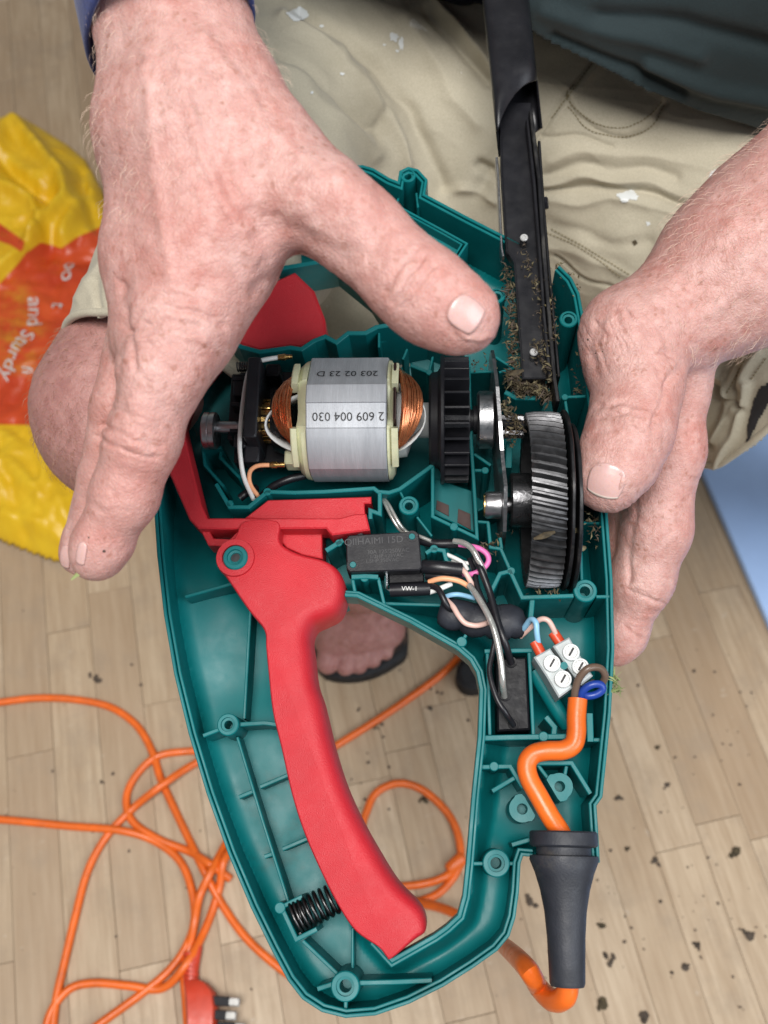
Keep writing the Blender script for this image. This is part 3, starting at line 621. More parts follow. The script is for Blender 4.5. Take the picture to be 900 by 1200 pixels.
for fr, dz in ((0, 1), (0, .62), (.05, .45), (.15, .30), (.32, .16), (.55, .065), (.8, .015), (1, 0)):
    p = offset2d(P2, wi * fr, True); rings.append([(q[0], q[1], .005 - .015 * dz * min(1, .12 + h_)) for q, h_ in zip(p, hd)])
rings.insert(0, [(q[0], q[1], -.016) for q in P2])
b.loft(rings); lever = b.build('trigger_lever', 'red', trim, smooth=40)
m = MB(); c_ = T(276, 654, 5.2); m.lathe(c_, Z, [(-.003, pxm(23)), (.0008, pxm(22.5)), (.0012, pxm(22)), (.0012, pxm(15.2)), (-.003, pxm(15.2))], 36, False, False); m.build('pivot_collar', 'red', lever, smooth=35)
m = MB(); m.prism(tp([(326, 616), (377, 616), (378, 655), (354, 650), (336, 642), (328, 633)], -5), -.005, -.02); m.build('inner_web', 'red', lever)
bail = MB()
bail.prism(tp([(185, 508), (192, 540), (222, 609), (232, 619), (260, 620), (382, 619), (386, 624), (389, 627), (433.5, 621), (429, 602), (416, 602), (398, 607), (380, 607), (243, 607), (236, 592), (217, 515), (212, 490), (188, 480)], 4), .004, -.010, .0006)
bo = bail.build('switch_bar', 'red', trim, smooth=25)
m = MB(); m.prism(tp([(287, 607), (314, 586), (435, 582), (435, 590), (427, 590), (428, 604), (380, 612)], -2.5), -.0025, -.016, .0004); m.build('slide_block', 'red', bo)
m = MB(); m.wall(tp([(238, 617), (247, 635), (271, 636), (287, 620)], -1), pxm(9), -.001, -.012); m.build('link', 'red', bo)
m = MB(); m.prism(tp([(395, 612), (420, 615), (422, 630), (398, 632)], -7), -.007, -.02); m.build('foot', 'red', bo)
m = MB(); up_ = [(188, 480), (200, 420), (245, 370), (300, 338), (345, 318), (368, 340), (381, 374), (382, 394), (368, 399), (353, 408), (340, 406), (304, 411), (282, 404), (255, 420), (225, 455), (212, 495)]
m.prism(tp(up_, -11), -.011, -.024, .0012); m.build('hoop', 'red', bo, smooth=30)
# coil spring behind the lever
m = MB(); A, B = T(345, 1076, -6), T(398, 1050, -6); ax = (B - A); L = np.linalg.norm(ax); ax /= L; u = np.cross(ax, Z); u /= np.linalg.norm(u); v = np.cross(ax, u); R_ = pxm(18) 
m.tube([A + ax * L * (t ** 1.25) + (u * math.cos(t * 2 * math.pi * 9) + v * math.sin(t * 2 * math.pi * 9)) * R_ * (.95 - .12 * t) for t in np.linspace(0, 1, 180)], pxm(1.9), 7, smooth=False); m.build('return_spring', 'spring', trim, smooth=60)

# ------------------------------------------------------------------ motor
motor = empty('motor'); motor.parent = trim
def sub(b, name, m, parent=None, smooth=35, **kw): return b.build(name, m, parent or motor, smooth=smooth, **kw)
AX = T(400, 493, 0); ay = AX[1]
xs = lambda px, h=0, py=493: T(px, py, h)[0]
def polar(deg, r): return (r * MM * math.cos(math.radians(deg)), r * MM * math.sin(math.radians(deg)))
def prof_ring(x, prof, sc_=1.0): return [np.array([x, ay + p[0] * sc_, p[1] * sc_]) for p in prof]
sp = [polar(a, 26.5) for a in range(-150, 30, 10)] + [polar(33, 26.6), polar(80, 26.3), polar(80.5, 27.0), polar(97, 26.9), polar(97.5, 26.2), polar(119, 25.9), polar(120, 26.5)] + [polar(a, 26.6) for a in range(126, 165, 5)] + [polar(165, 26.0), polar(178, 25.6), polar(200, 26)]
x0, x1 = xs(357, 26), xs(452, 26)
m = MB(); m.loft([prof_ring(x0, sp, .985), prof_ring(x0 + .0004, sp), prof_ring(x1 - .0004, sp), prof_ring(x1, sp, .985)]); stator = sub(m, 'stator_core', 'stator', smooth=12)
def stator_text(s, cpx, cpy, deg, r, size):          # printed upside down on a flat of the core
    V, Fc = text2d(s, size); yy, zz = polar(deg, r); tdir = np.array([-math.sin(math.radians(deg)), math.cos(math.radians(deg))])   # toward larger angle (image down)
    cx = T(cpx, cpy, zz * 1000)[0]
    pts = [np.array([cx - p[0], ay + yy + tdir[0] * p[1], zz + tdir[1] * p[1]]) for p in V]
    b_ = MB(); b_.add(pts, Fc); b_.build('printed_code', 'print_shade_dark', stator, fixn=False)
stator_text('203 02 23 D', 407, 439, 62, 24.85, .0050); stator_text('2 609 004 030', 408, 486, 109, 25.9, .0050)
# cream end frames
def end_frame(xa, xb, side):
    pr = [polar(a, 25.6) for a in range(-150, 30, 10)] + [polar(a, 25.2) for a in range(35, 80, 9)] + [polar(84, 21), polar(100, 18), polar(112, 20), polar(118, 24)] + [polar(a, 25.5) for a in range(124, 205, 8)]
    m = MB(); xm = xa + (xb - xa) * .45
    m.loft([prof_ring(xa, pr), prof_ring(xm, pr, .985), prof_ring(xb, pr, .90)]); f_ = sub(m, 'end_frame', 'cream', smooth=30)
    m = MB()                                         # hook flange holding the winding
    for sgn, dg in ((1, (48, 78)), (1, (120, 160))):
        ri = [polar(a, 26.0) for a in np.linspace(*dg, 8)]; ro = [polar(a, 20.0) for a in np.linspace(dg[1], dg[0], 8)]
        m.loft([prof_ring(xb - side * .0005, ri + ro), prof_ring(xb + side * .0016, ri + ro, 1.0), prof_ring(xb + side * .0021, ri + ro, .985)])
    sub(m, 'flange', 'cream', f_, smooth=30)
end_frame(x0 - .0002, xs(347, 20), -1); end_frame(x1 + .0002, xs(460.5, 20), 1)
m = MB(); m.box(T(344, 539, 2) , X, Y, Z, pxm(9.5), pxm(9), .004, .0006); sub(m, 'terminal_housing', 'cream')
m = MB(); m.box(T(463, 462, 19), X, Y, Z, pxm(1.6), pxm(36), .004, .0004); sub(m, 'insulation_strip', 'ventdark')
# windings
def coil(xa, bulge, side, nw, y0, y1, seed):
    g = np.random.default_rng(seed); m = MB()
    for layer in range(3):
        for i in range(nw):
            s_ = i / (nw - 1); a0 = 50; 
            amp = bulge * (.35 + .65 * math.sin(math.pi * (.12 + .76 * s_))) * (1 - .10 * layer) * g.uniform(.96, 1.03)
            pts = []
            for t in np.linspace(0, 1, 11):
                a = math.radians(y0 + (y1 - y0) * t); bump_ = math.sin(math.pi * t) ** .75
                r = (25.0 - 8.0 * s_ - 1.0 * layer) * MM * (1 + .02 * g.uniform(-1, 1)); r = r * (1 - .10 * (1 - bump_))
                x = xa + side * amp * bump_ * (1 - .35 * (1 - s_) ** 2)
                pts.append((x, ay + r * math.cos(a), r * math.sin(a)))
            m.tube(pts, .00036, 5, 1, smooth=False)
    return sub(m, 'winding', 'copper', smooth=60)
coil(xs(350, 20), .0118, -1, 34, 46, 148, 1); coil(xs(460, 20), .0128, 1, 34, 34, 152, 2)
def insul(xa, side, amp, y0, y1):                    # pale slot paper edging the winding
    m = MB(); rings = []
    for t in np.linspace(0, 1, 15):
        a = math.radians(y0 + (y1 - y0) * t); x = xa + side * amp * math.sin(math.pi * t) ** .8
        rings.append([(x, ay + r * MM * math.cos(a), r * MM * math.sin(a)) for r in (20, 15)])
    m.loft(rings, False, False, closed=False); o_ = sub(m, 'slot_paper', 'white', smooth=0); so = o_.modifiers.new('t', 'SOLIDIFY'); so.thickness = .0006
insul(xs(349, 16), -1, .0135, 80, 156); insul(xs(463, 14), 1, .0128, 60, 156)
m = MB(); m.lathe((xs(300), ay, 0), X, [(0, .0085), (xs(322) - xs(300), .0085)], 24)
sub(m, 'commutator_core', 'black')
for i in range(20):
    a = 2 * math.pi * i / 20; d_ = np.array([0, math.cos(a), math.sin(a)]); m = MB(); m.box(np.array([(xs(308) + xs(322)) / 2, ay, 0]) + d_ * .0088, X, np.cross(d_, X), d_, pxm(7), .0011, .0007, .0002); sub(m, 'commutator_bar', 'brass')
m = MB(); m.lathe((xs(322), ay, 0), X, [(0, .013), (xs(345) - xs(322), .016)], 28); sub(m, 'armature', 'darksteel')
m = MB(); m.lathe((xs(466), ay, 0), X, [(0, .016), (.004, .0155), (.007, .0075), (xs(503) - xs(466), .0075)], 28); sub(m, 'shaft_collar', 'white')
m = MB(); m.lathe((xs(252), T(250, 501)[1], 0), X, [(0, .0027), (xs(300) - xs(252), .0027)], 18); sub(m, 'shaft', 'steel')
m = MB(); o_ = np.array([xs(240), T(250, 505, 0)[1], 0]); L = xs(256) - xs(240); m.lathe(o_, X, [(0, .0035), (0, .0072), (.0006, .0080), (L * .45, .0080), (L * .47, .0077), (L * .55, .0077), (L * .57, .0080), (L - .0006, .0080), (L, .0072), (L, .0035)], 32); sub(m, 'rear_bearing', 'steel')
# brush holder
m = MB(); m.box(T(301, 478, 6), X, Y, Z, pxm(8), pxm(52), .012, .0006); sub(m, 'brush_bridge', 'black')
m = MB(); m.box(T(282, 480, -3), X, Y, Z, pxm(12), pxm(44), .004, .0006); sub(m, 'brush_plate', 'black')
for a_, b_ in (((272, 443), (304, 443)), ((271, 473), (296, 473)), ((269, 504), (293, 504))):
    m = MB(); m.wall(tp([a_, b_], 9), pxm(4), .009, -.004); sub(m, 'bridge_arm', 'black', smooth=None)
m = MB(); m.box(T(312, 492, -13), X, Y, Z, pxm(36), pxm(62), .004, .0006); sub(m, 'brush_base', 'black')
m = MB(); m.box(T(284, 458, 3), X, Y, Z, pxm(9), pxm(12), .005, .0006); sub(m, 'brush_box', 'black')
m = MB(); m.box(T(284, 520, 2), X, Y, Z, pxm(8), pxm(10), .005, .0006); sub(m, 'brush_box', 'black')
m = MB(); m.box(T(322, 440, 2), X, Y, Z, pxm(9), pxm(8), .006, .0006); sub(m, 'brush_box', 'blackgloss')
m = MB(); m.box(T(298, 536, 1), X, Y, Z, pxm(9), pxm(12), .006, .0006); sub(m, 'holder_foot', 'black')
m = MB(); A, B = T(278, 430, 7), T(302, 430, 7); m.tube([A + (B - A) * t + np.array([0, math.cos(t * 2 * math.pi * 9), math.sin(t * 2 * math.pi * 9)]) * pxm(5.5) for t in np.linspace(0, 1, 130)], pxm(1.1), 6, smooth=False); sub(m, 'brush_spring', 'spring', smooth=60)
m = MB(); m.lathe(T(316, 545, 8), (1, .03, 0), [(0, .0010), (.001, .0014), (.003, .0014), (.0032, .0010), (.0062, .0011)], 12); sub(m, 'crimp', 'brass')
m = MB(); m.lathe(T(326, 419, 12), (1, .05, 0), [(0, .0012), (.003, .0014), (.0035, .001), (.006, .0009)], 12); sub(m, 'crimp', 'brass')
# fan
fan = empty('cooling_fan'); fan.parent = trim
fx = lambda p: xs(p, 0)
m = MB(); m.lathe((fx(503), ay, 0), X, [(0, .008), (0, .0185), (.001, .0200), (fx(513) - fx(503), .0205), (fx(516) - fx(503), .0225)], 48); m.build('fan_hub', 'black', fan, smooth=35)
m = MB(); m.lathe((fx(516), ay, 0), X, [(0, .010), (0, .0268), (.0004, .0272), (.0014, .0272), (.0018, .0266), (.0018, .010)], 64); m.build('fan_disc', 'black', fan, smooth=35)
m = MB(); m.lathe((fx(518), ay, 0), X, [(0, .0135), (fx(550) - fx(518), .0125)], 40); m.build('fan_core', 'black', fan, smooth=35)
NB = 26
for i in range(NB):
    a = 2 * math.pi * (i + .35) / NB; d_ = np.array([0, math.cos(a), math.sin(a)]); tg = np.cross(X, d_); m = MB(); cx = (fx(518) + fx(549)) / 2
    m.box(np.array([cx, ay, 0]) + d_ * .0192, X, tg, d_, (fx(549) - fx(518)) / 2, .00055, .0074, .0002); m.build('fan_blade', 'black', fan)
# bearing, bracket plate, pinion
m = MB(); L = fx(578) - fx(559); m.lathe((fx(559), ay, 0), X, [(0, .004), (0, .0112), (.0008, .0122), (L - .0005, .0122), (L, .0115)], 40); m.build('front_bearing', 'steel', trim, smooth=30)
m = MB(); m.lathe((fx(548), ay, 0), X, [(0, .0055), (.0012, .0055), (.0012, .0045), (.0024, .0045), (.0024, .006), (fx(560) - fx(548), .006)], 24); m.build('shaft_spacer', 'black', trim, smooth=30)
m = MB(); yy = lambda p: T(580, p, 0)[1]
pl_ = [(408, -6), (414, 3), (430, 8), (470, 14.5), (510, 14.5), (540, 12), (565, 14), (585, 16), (605, 11), (625, 2), (632, -8), (632, -30), (408, -30)]
m.loft([[np.array([fx(575.5 + x_ + 11 * np.clip((p[0] - 408) / 180, 0, 1)), yy(p[0]), p[1] * MM]) for p in pl_] for x_ in (0, 4)]); m.build('bracket_plate', 'steel', trim, smooth=None)
m = MB(); cy = T(580, 592, 0)[1]; m.lathe((fx(567), cy, 0), X, [(0, .0042), (0, .0052), (.001, .0056), (fx(585) - fx(567), .0058)], 28); m.build('bush', 'steel', trim, smooth=30)
m = MB(); m.lathe((fx(565.6), cy, 0), X, [(0, .0030), (0, .0047), (.0008, .0047)], 24); m.build('bush_face', 'brass', trim, smooth=30)
m = MB(); m.lathe((fx(584), cy, 0), X, [(0, .0035), (fx(606) - fx(584), .0035)], 20); m.build('gear_shaft', 'darksteel', trim, smooth=30)
m = MB(); nt = 11
rg = []
for x_, ph in ((fx(585), 0), (fx(613), .5)):
    rg.append([np.array([x_, T(590, 500)[1] + (.0052 if j % 2 else .0042) * math.cos(2 * math.pi * (j + ph) / (2 * nt)), (.0052 if j % 2 else .0042) * math.sin(2 * math.pi * (j + ph) / (2 * nt))]) for j in range(2 * nt)])
m.loft(rg); m.build('pinion', 'darksteel', trim)
# big helical gear
gy_ = T(630, 586, 0)[1]; gx0, gx1 = fx(613), fx(650); NT = 58; Rg = .0362
gear = empty('drive_gear'); gear.parent = trim
m = MB(); rings = []
for s_ in range(5):
    x_ = gx0 + (gx1 - gx0) * s_ / 4; tw = -.085 * s_ / 4; rg = []
    for i in range(NT):
        for da, r in ((.0, Rg - .0026), (.30, Rg - .0026), (.46, Rg - .0004), (.50, Rg), (.68, Rg), (.74, Rg - .0004)):
            a = 2 * math.pi * (i + da) / NT - tw; rr = r - (.0005 if s_ in (0, 4) else 0); rg.append(np.array([x_, gy_ + rr * math.cos(a), rr * math.sin(a)]))
    rings.append(rg)
m.loft(rings, False, True)
n6 = NT * 6; inner = [np.array([gx0 + .0003, gy_ + .0305 * math.cos(2 * math.pi * j / n6), .0305 * math.sin(2 * math.pi * j / n6)]) for j in range(n6)]
web = [p + np.array([.0045, 0, 0]) for p in inner]; m.loft([rings[0], inner, web], False, True); m.build('toothed_ring', 'gear', gear, smooth=20)
m = MB(); m.lathe((fx(595.5), gy_, 0), X, [(0, .0045), (0, .0106), (.0007, .0112), (fx(622) - fx(595.5), .0112)], 36); m.build('gear_hub', 'darksteel', gear, smooth=30)
for x_, R_, dy, th in ((654, .0372, 0, .0014), (662, .0345, -.003, .0016)):
    m = MB(); rg = []
    g = np.random.default_rng(int(x_)); nz = [1 + .012 * vnoise(np.array([[j * .35, 0.]]), 5)[0] for j in range(72)]
    for xx, s_ in ((0, .99), (.0003, 1), (th - .0003, 1), (th, .99)): rg.append([np.array([fx(x_) + xx, gy_ + dy + R_ * s_ * nz[j] * math.cos(2 * math.pi * j / 72), R_ * s_ * nz[j] * math.sin(2 * math.pi * j / 72)]) for j in range(72)])
    m.loft(rg); m.build('eccentric_disc', 'bladerough', gear, smooth=30)

# ------------------------------------------------------------------ blade
blade = empty('blade'); blade.parent = trim
def ribbon(Lp, Rp, h, th, name, mt, ch=.0003):
    a_, b_ = tp(Lp, h), tp(Rp, h); m = MB(); m.prism(np.vstack([a_, b_[::-1]]), h * MM, (h - th) * MM, ch); return m.build(name, mt, blade)
ribbon([(585, 120), (587, 200), (593, 292), (602, 306), (612, 444)], [(622, 120), (628, 200), (634, 292), (637, 330), (641, 443)], 0, 3, 'blade_plate', 'blade')
def side_wall(pts, th, h, hb, name, mt):
    m = MB(); m.wall(tp(pts, h), pxm(th), h * MM, hb * MM); return m.build(name, mt, blade)
side_wall([(586, 120), (588, 200), (594, 292), (603, 307), (613, 443), (640, 443)], 2.2, 3.5, -2, 'plate_flange', 'blade')
side_wall([(582, 184), (584, 205), (588, 290), (590, 300)], 3, 0, -8, 'lower_blade_edge', 'steel')
side_wall([(618, 140), (626, 210), (633, 300), (638, 372), (645, 443)], 4, 6, -4, 'cutter_bar', 'blade')
side_wall([(622, 130), (632, 210), (638, 300), (644, 372), (650, 443), (654, 470)], 5, 8, -4, 'cutter_bar', 'bladerough')
side_wall([(632, 165), (637, 240), (643, 310), (649, 372), (655, 441)], 3.5, 5, -6, 'cutter_bar', 'bladerough')
side_wall([(606, 330), (610, 390), (618, 460)], 3, -5, -14, 'lower_blade_edge', 'bladerough')
for px, py in ((614, 279), (625.5, 413)):
    m = MB(); c_ = T(px, py, 6); m.lathe(c_, Z, [(-.007, pxm(4.2)), (-.0002, pxm(4.6)), (0, pxm(4.0))], 20); rv = m.build('rivet', 'darksteel', blade, smooth=40)
    m = MB(); m.lathe(c_, Z, [(.0001, pxm(5.2)), (.0006, pxm(5.0)), (.0009, pxm(4.0)), (.0009, pxm(2.0)), (.0006, pxm(1.6)), (.0006, .0001)], 20); m.build('rivet_head', 'rivet', rv, smooth=40)
m = MB(); m.lathe(T(640, 238, 1), (1, 0, .25), [(-.002, .0030), (.0006, .0030), (.0010, .0024)], 6); m.build('bolt', 'blade', blade)
# sleeve around the upper blade: a flattened tube cut at a slant
axp = lambda py: (594 + (py) * .105)
m = MB(); rings = []; NS = 72; out_ = []
for i in range(19):
    t = i / 18; ring = []
    for j in range(NS):
        a = 2 * math.pi * j / NS; ca, sa = math.cos(a), math.sin(a)
        sx = math.copysign(abs(ca) ** .45, ca); sz = math.copysign(abs(sa) ** .45, sa)
        # cut: right edge ends at y~93 at the top side, left at y~153, underside longer
        endy = 94 + 60 * ((1 - sx) / 2) ** 2 if sz > -.2 else 150 + 34 * ((1 - sx) / 2)
        py = -420 + (endy + 420) * t; hw = 26.5 + 1.2 * t; cxp = 592.5 + py * .105
        h_ = 3.5 + 9.5 * sz; q = T(cxp + sx * hw, py, h_); ring.append(q)
    rings.append(ring)
m.loft(rings, True, False); sl_ = m.build('blade_sleeve', 'blade', blade, smooth=40); so = sl_.modifiers.new('t', 'SOLIDIFY'); so.thickness = .0011; so.offset = -1

# ------------------------------------------------------------------ electrics
sw = MB(); sw.prism(tp([(405.5, 631), (409, 627), (487, 622.5), (491, 625), (494.5, 664), (491, 668), (410, 670.5), (406, 667)], 3), .003, -.012, .0005); switch = sw.build('micro_switch', 'black', trim)
m = MB(); m.prism(tp([(415, 628), (424, 622), (427, 628)], 1), .001, -.006); m.build('plunger', 'black', switch)
m = MB(); m.prism(tp([(455, 666), (496, 664), (497, 682), (456, 684)], -4), -.004, -.012); m.build('terminal_shroud', 'blackgloss', switch)
for px, py in ((482.7, 628.5), (413.5, 661.5)):
    m = MB(); c_ = T(px, py, 3.6); m.lathe(c_, Z, [(-.014, pxm(3.9)), (-.0003, pxm(3.9)), (0, pxm(3.4))], 16); m.build('locating_pin', 'teal', housing, smooth=40)
    m = MB(); m.lathe(T(px, py, 3.1), Z, [(-.0004, pxm(7)), (.0001, pxm(6.8)), (.0001, pxm(4.2)), (-.0006, pxm(4.1))], 20, False, False); m.build('pin_seat', 'black', switch, smooth=30)
def sw_text(s, px, py, size):
    V, Fc = text2d(s, size); c_ = T(px, py, 3.15); e1 = T(px + 10, py - .6, 3.15) - c_; e1 /= np.linalg.norm(e1); e2 = np.cross(Z, e1)
    b_ = MB(); b_.add([c_ + e1 * p[0] + e2 * p[1] for p in V], Fc); b_.build('moulded_lettering', 'print_grey', switch, fixn=False)
sw_text('30A 125/250VAC', 455, 646, .0024); sw_text('1/2HP 125VAC', 453, 651.5, .0022); sw_text('1.5HP 250VAC', 448, 657, .0022); sw_text('QIIHAIMI 15D', 438, 634, .0040)
m = MB(); m.tube(t3([(452.5, 668, -2), (453, 690, -3), (458, 692, -3)]), pxm(2.2), 6, smooth=False); m.build('spade_terminal', 'silver', switch)
cap = MB(); cap.prism(tp([(581, 772), (617, 770), (621, 855), (583, 857)], -3), -.003, -.022, .0007); capo = cap.build('capacitor', 'blackgloss', trim)
for px, py in ((599, 776), (592, 815), (602, 848)):
    m = MB(); m.lathe(T(px, py, -2.6), Z, [(-.001, pxm(7)), (0, pxm(6.5)), (-.0001, pxm(4.6)), (-.001, pxm(4))], 18); m.build('lead_well', 'blackgloss', capo, smooth=30)
def wirep(pts, r, mt, name='wire', label=None, seg=9):
    m = MB(); m.tube(t3(pts), pxm(r), seg, 6); o_ = m.build(name, mt, trim, smooth=50)
    if label: o_['label'] = label
    return o_
wirep([(326, 419, 12), (313, 421, 13), (303, 424, 13), (294, 432, 13), (289, 445, 12), (284, 478, 11), (281, 513, 10.5), (281.5, 533, 10), (286, 560, 6), (297, 585, -4)], 2.9, 'wire_white', label='white motor lead bending past the brush holder')
wirep([(324, 545, 8), (304, 545.5, 8), (295, 550, 7), (292, 558, 5), (294, 569, 2), (303, 582, -4)], 2.7, 'wire_peach', label='peach motor lead with brass crimp')
wirep([(300, 588, -6), (312, 577, -8), (322, 569, -6), (338, 562, -5), (358, 557, -6)], 5, 'wire_black', 'sleeved_wire'); wirep([(281, 584, -8), (289, 578, -8), (300, 572, -12)], 5, 'wire_black', 'sleeved_wire')
wirep([(450, 584, -8), (456, 592, -4), (463, 605, -2), (471, 618, -3), (480, 626, -8)], 2.2, 'clear'); wirep([(446, 582, -9), (452, 592, -5), (459, 606, -4), (468, 620, -5), (478, 628, -9)], 2.2, 'clear')
wirep([(490, 633, -6), (510, 637, -4), (528, 637, -3), (542, 637, -2)], 5.5, 'wire_black', 'sleeved_wire'); wirep([(470, 622, -6), (490, 628, -3), (505, 634, -2)], 2.4, 'clear')
wirep([(532, 634, 0), (543, 636, 2), (553, 643, 3), (560, 655, 3), (566, 668, 1), (569, 682, -2)], 3.6, 'clear', label='glossy clear sleeved wire')
wirep([(538, 638, -1), (550, 640, 0), (562, 643, 1), (571, 650, 1), (572, 659, 0), (564, 668, -1), (552, 673, -2), (542, 673, -4)], 3.3, 'wire_pink', label='bright pink wire looping at the bundle')
wirep([(496, 664, -2), (515, 665, 0), (541, 668, -1)], 8.5, 'wire_black', 'heat_shrink'); wirep([(500, 674, -5), (520, 676, -3), (541, 676, -5)], 6, 'wire_black', 'heat_shrink')
wirep([(458, 692, -2), (480, 691, -1), (503, 690, -2)], 8, 'wire_black', 'heat_shrink', label='black heat shrink tube lettered in white')
wirep([(524, 650, -4), (535, 655, -3), (543, 660, -3), (548, 668, -4)], 2.6, 'wire_white'); wirep([(530, 656, -6), (548, 660, -4), (560, 657, -4)], 2.5, 'wire_white')
wirep([(541, 667, 0), (546, 672, 1), (551, 681, 0), (556, 690, -3)], 3.2, 'wire_rose'); wirep([(503, 682, -1), (512, 679, 1), (522, 678, 2), (538, 681, 2), (552, 689, -1)], 3.2, 'wire_peach', label='peach wire leaving the heat shrink tube')
wirep([(503, 694, -2), (515, 690, -1), (529, 684, -2)], 3.2, 'wire_white'); wirep([(520, 700, -3), (530, 697, -1), (540, 697, -1), (556, 701, -3)], 2.9, 'wire_blue', label='light blue wire under the black sleeves')
wirep([(523, 703, -2), (531, 711, 1), (537, 721, 2), (545, 730, 2), (556, 733, 2), (565, 732, 1), (573, 729, -2)], 3.2, 'wire_rose', label='pale rose wire in a hanging loop')
wirep([(504, 686, -1), (513, 690, 1), (519, 700, 2), (524, 710, 1), (533, 717, -3), (545, 722, -6)], 3.8, 'wire_black')
wirep([(556, 652, -1), (562, 664, 2), (568, 678, 2), (575, 698, 2), (583, 728, 4), (592, 754, 4), (599, 777, -3)], 4.2, 'wire_black'); wirep([(550, 655, -4), (556, 670, -2), (560, 690, 0), (572, 718, 2), (580, 745, 2), (577, 765, 2), (573.5, 788, 3), (582, 818, 4), (593, 836, 3), (602, 850, -3)], 3.2, 'wire_black')
wirep([(550, 686, 1), (558, 697, 4), (569, 715, 6), (578, 735, 7), (584, 758, 7), (587.5, 780, 6), (589, 800, 4), (591, 816, -3)], 3.8, 'clear', label='glossy clear sleeved wire running to the capacitor')
m = MB(); P_ = t3([(515, 713, -8), (521, 715, -8), (530, 720, -7), (543, 721, -7), (556, 727, -7), (570, 725, -6), (584, 730, -7), (598, 728, -7), (607, 732, -8), (613, 733, -9)]); m.tube(P_, [pxm(q) for q in (12, 17, 20, 18, 21, 19.5, 22, 21, 18, 13)], 14, 3, flat=.85); m.build('taped_choke', 'rubber', trim, smooth=60)
V, Fc = text2d('VW-1', .0026); b_ = MB(); c_ = T(480, 690, 1.9); b_.add([c_ + X * p[0] + Y * p[1] + Z * (.0002 - p[1] ** 2 * 90) for p in V], Fc); b_.build('printed_lettering', 'print_white', trim, fixn=False)
# terminal block
tb = empty('terminal_block'); tb.parent = trim
def tblock(q, scr, nm='block_body'):
    m = MB(); m.prism(tp(q, 4), .004, -.010, .0006); bo_ = m.build(nm, 'block', tb)
    for px, py in scr:
        c_ = T(px, py, 6); m = MB(); m.lathe(c_, Z, [(-.003, pxm(9.6)), (-.0003, pxm(9.4)), (0, pxm(8.8)), (0, pxm(7.2)), (-.0008, pxm(7.0)), (-.0008, .0001)], 24); w_ = m.build('screw_well', 'white', tb, smooth=30)
        m = MB(); cz = T(px, py, 5.4); m.lathe(cz, Z, [(-.0004, pxm(6.9)), (.0002, pxm(6.6)), (.0002, .0001)], 20); m.build('screw', 'rivet', w_, smooth=30)
        m = MB(); m.box(cz + Z * .00045, (.5, .86, 0), (-.86, .5, 0), Z, pxm(5.2), pxm(1.1), .00012); m.build('slot', 'print_shade_dark', w_)  # raised black bar painting the shade inside the screw slot
tblock([(625.5, 770), (644.5, 759.5), (660, 781), (671, 806), (655, 817.5), (640, 792)], [(647, 777), (660, 795.5)])
tblock([(648, 757), (667, 746.5), (678, 765), (695, 792), (681, 803), (668, 786)], [(669.5, 764), (680.5, 781)])
m = MB(); m.lathe(T(661, 780, 4.5), Z, [(-.006, pxm(4.4)), (0, pxm(4.2))], 16); m.build('fixing_pin', 'teal', tb, smooth=40)
for a_, b_ in (((635, 768, -1), (626.5, 752, -1)), ((657.5, 755, -1), (648, 741, -1))):
    m = MB(); m.tube(t3([a_, b_]), pxm(6.2), 10, smooth=False); m.build('ferrule', 'ferrule', tb, smooth=40)
wirep([(631, 756, -1), (629, 742, 2), (628, 730, 3), (622, 726, 1), (614, 736, -4), (606, 742, -8)], 3.4, 'wire_blue', label='light blue wire bent into the terminal block'); wirep([(652, 746, -1), (648, 736, 2), (642, 727, 3), (633, 726, 2), (622, 735, -3), (610, 746, -8)], 3.2, 'wire_rose', label='pale wire bent into the terminal block')
wirep([(673, 822, 1), (674, 809, 4), (679, 794, 7), (690, 783, 9), (703, 783, 7), (709, 792, 4), (704, 802, 0), (694, 800, -4)], 4.2, 'wire_brown', label='brown mains core looped into the terminal block')
wirep([(680, 822, 0), (682, 811, 3), (692, 803, 5), (703, 802, 5), (706, 808, 4), (698, 814, 3), (686, 815, 2), (679, 806, -2)], 4.4, 'wire_navy', label='dark blue mains core looped beside the terminal block')
m = MB(); m.tube(t3([(625, 785, -12), (640, 810, -14), (655, 835, -16), (665, 850, -18)]), pxm(9), 12, 4); m.build('cable_stub', 'teal', trim, smooth=50)
# cable inside
cab = MB(); cab.tube(t3([(677, 819, 1), (675.5, 840, 1), (675.5, 858, 1), (672, 872, 1), (660, 879, 1), (640, 880, 1), (625, 884, 1), (617.5, 895, 1), (620, 912, 1), (632, 934, 1), (645, 957, 1), (660, 982, 0), (663, 1010, 0)]), pxm(10.6), 20, 6); cab.build('supply_cable', 'orange', trim, smooth=60)
A, B = T(660, 974, 0), T(665, 1156, 0); L = np.linalg.norm(B - A); ax = (B - A) / L; f_ = lambda py: (py - 974) / 182 * L
prof = [(0, pxm(10)), (0, pxm(34)), (f_(976), pxm(36)), (f_(991), pxm(36)), (f_(993), pxm(34)), (f_(994), pxm(29)), (f_(1003), pxm(29)), (f_(1004), pxm(36)), (f_(1009), pxm(36.5)), (f_(1025), pxm(31)), (f_(1045), pxm(26)), (f_(1070), pxm(22)), (f_(1100), pxm(19.8)), (f_(1152), pxm(18.2)), (L, pxm(17)), (L, pxm(9))]
m = MB(); m.lathe(A, ax, prof, 40, True, True); m.build('cable_sleeve', 'rubber', trim, smooth=30)

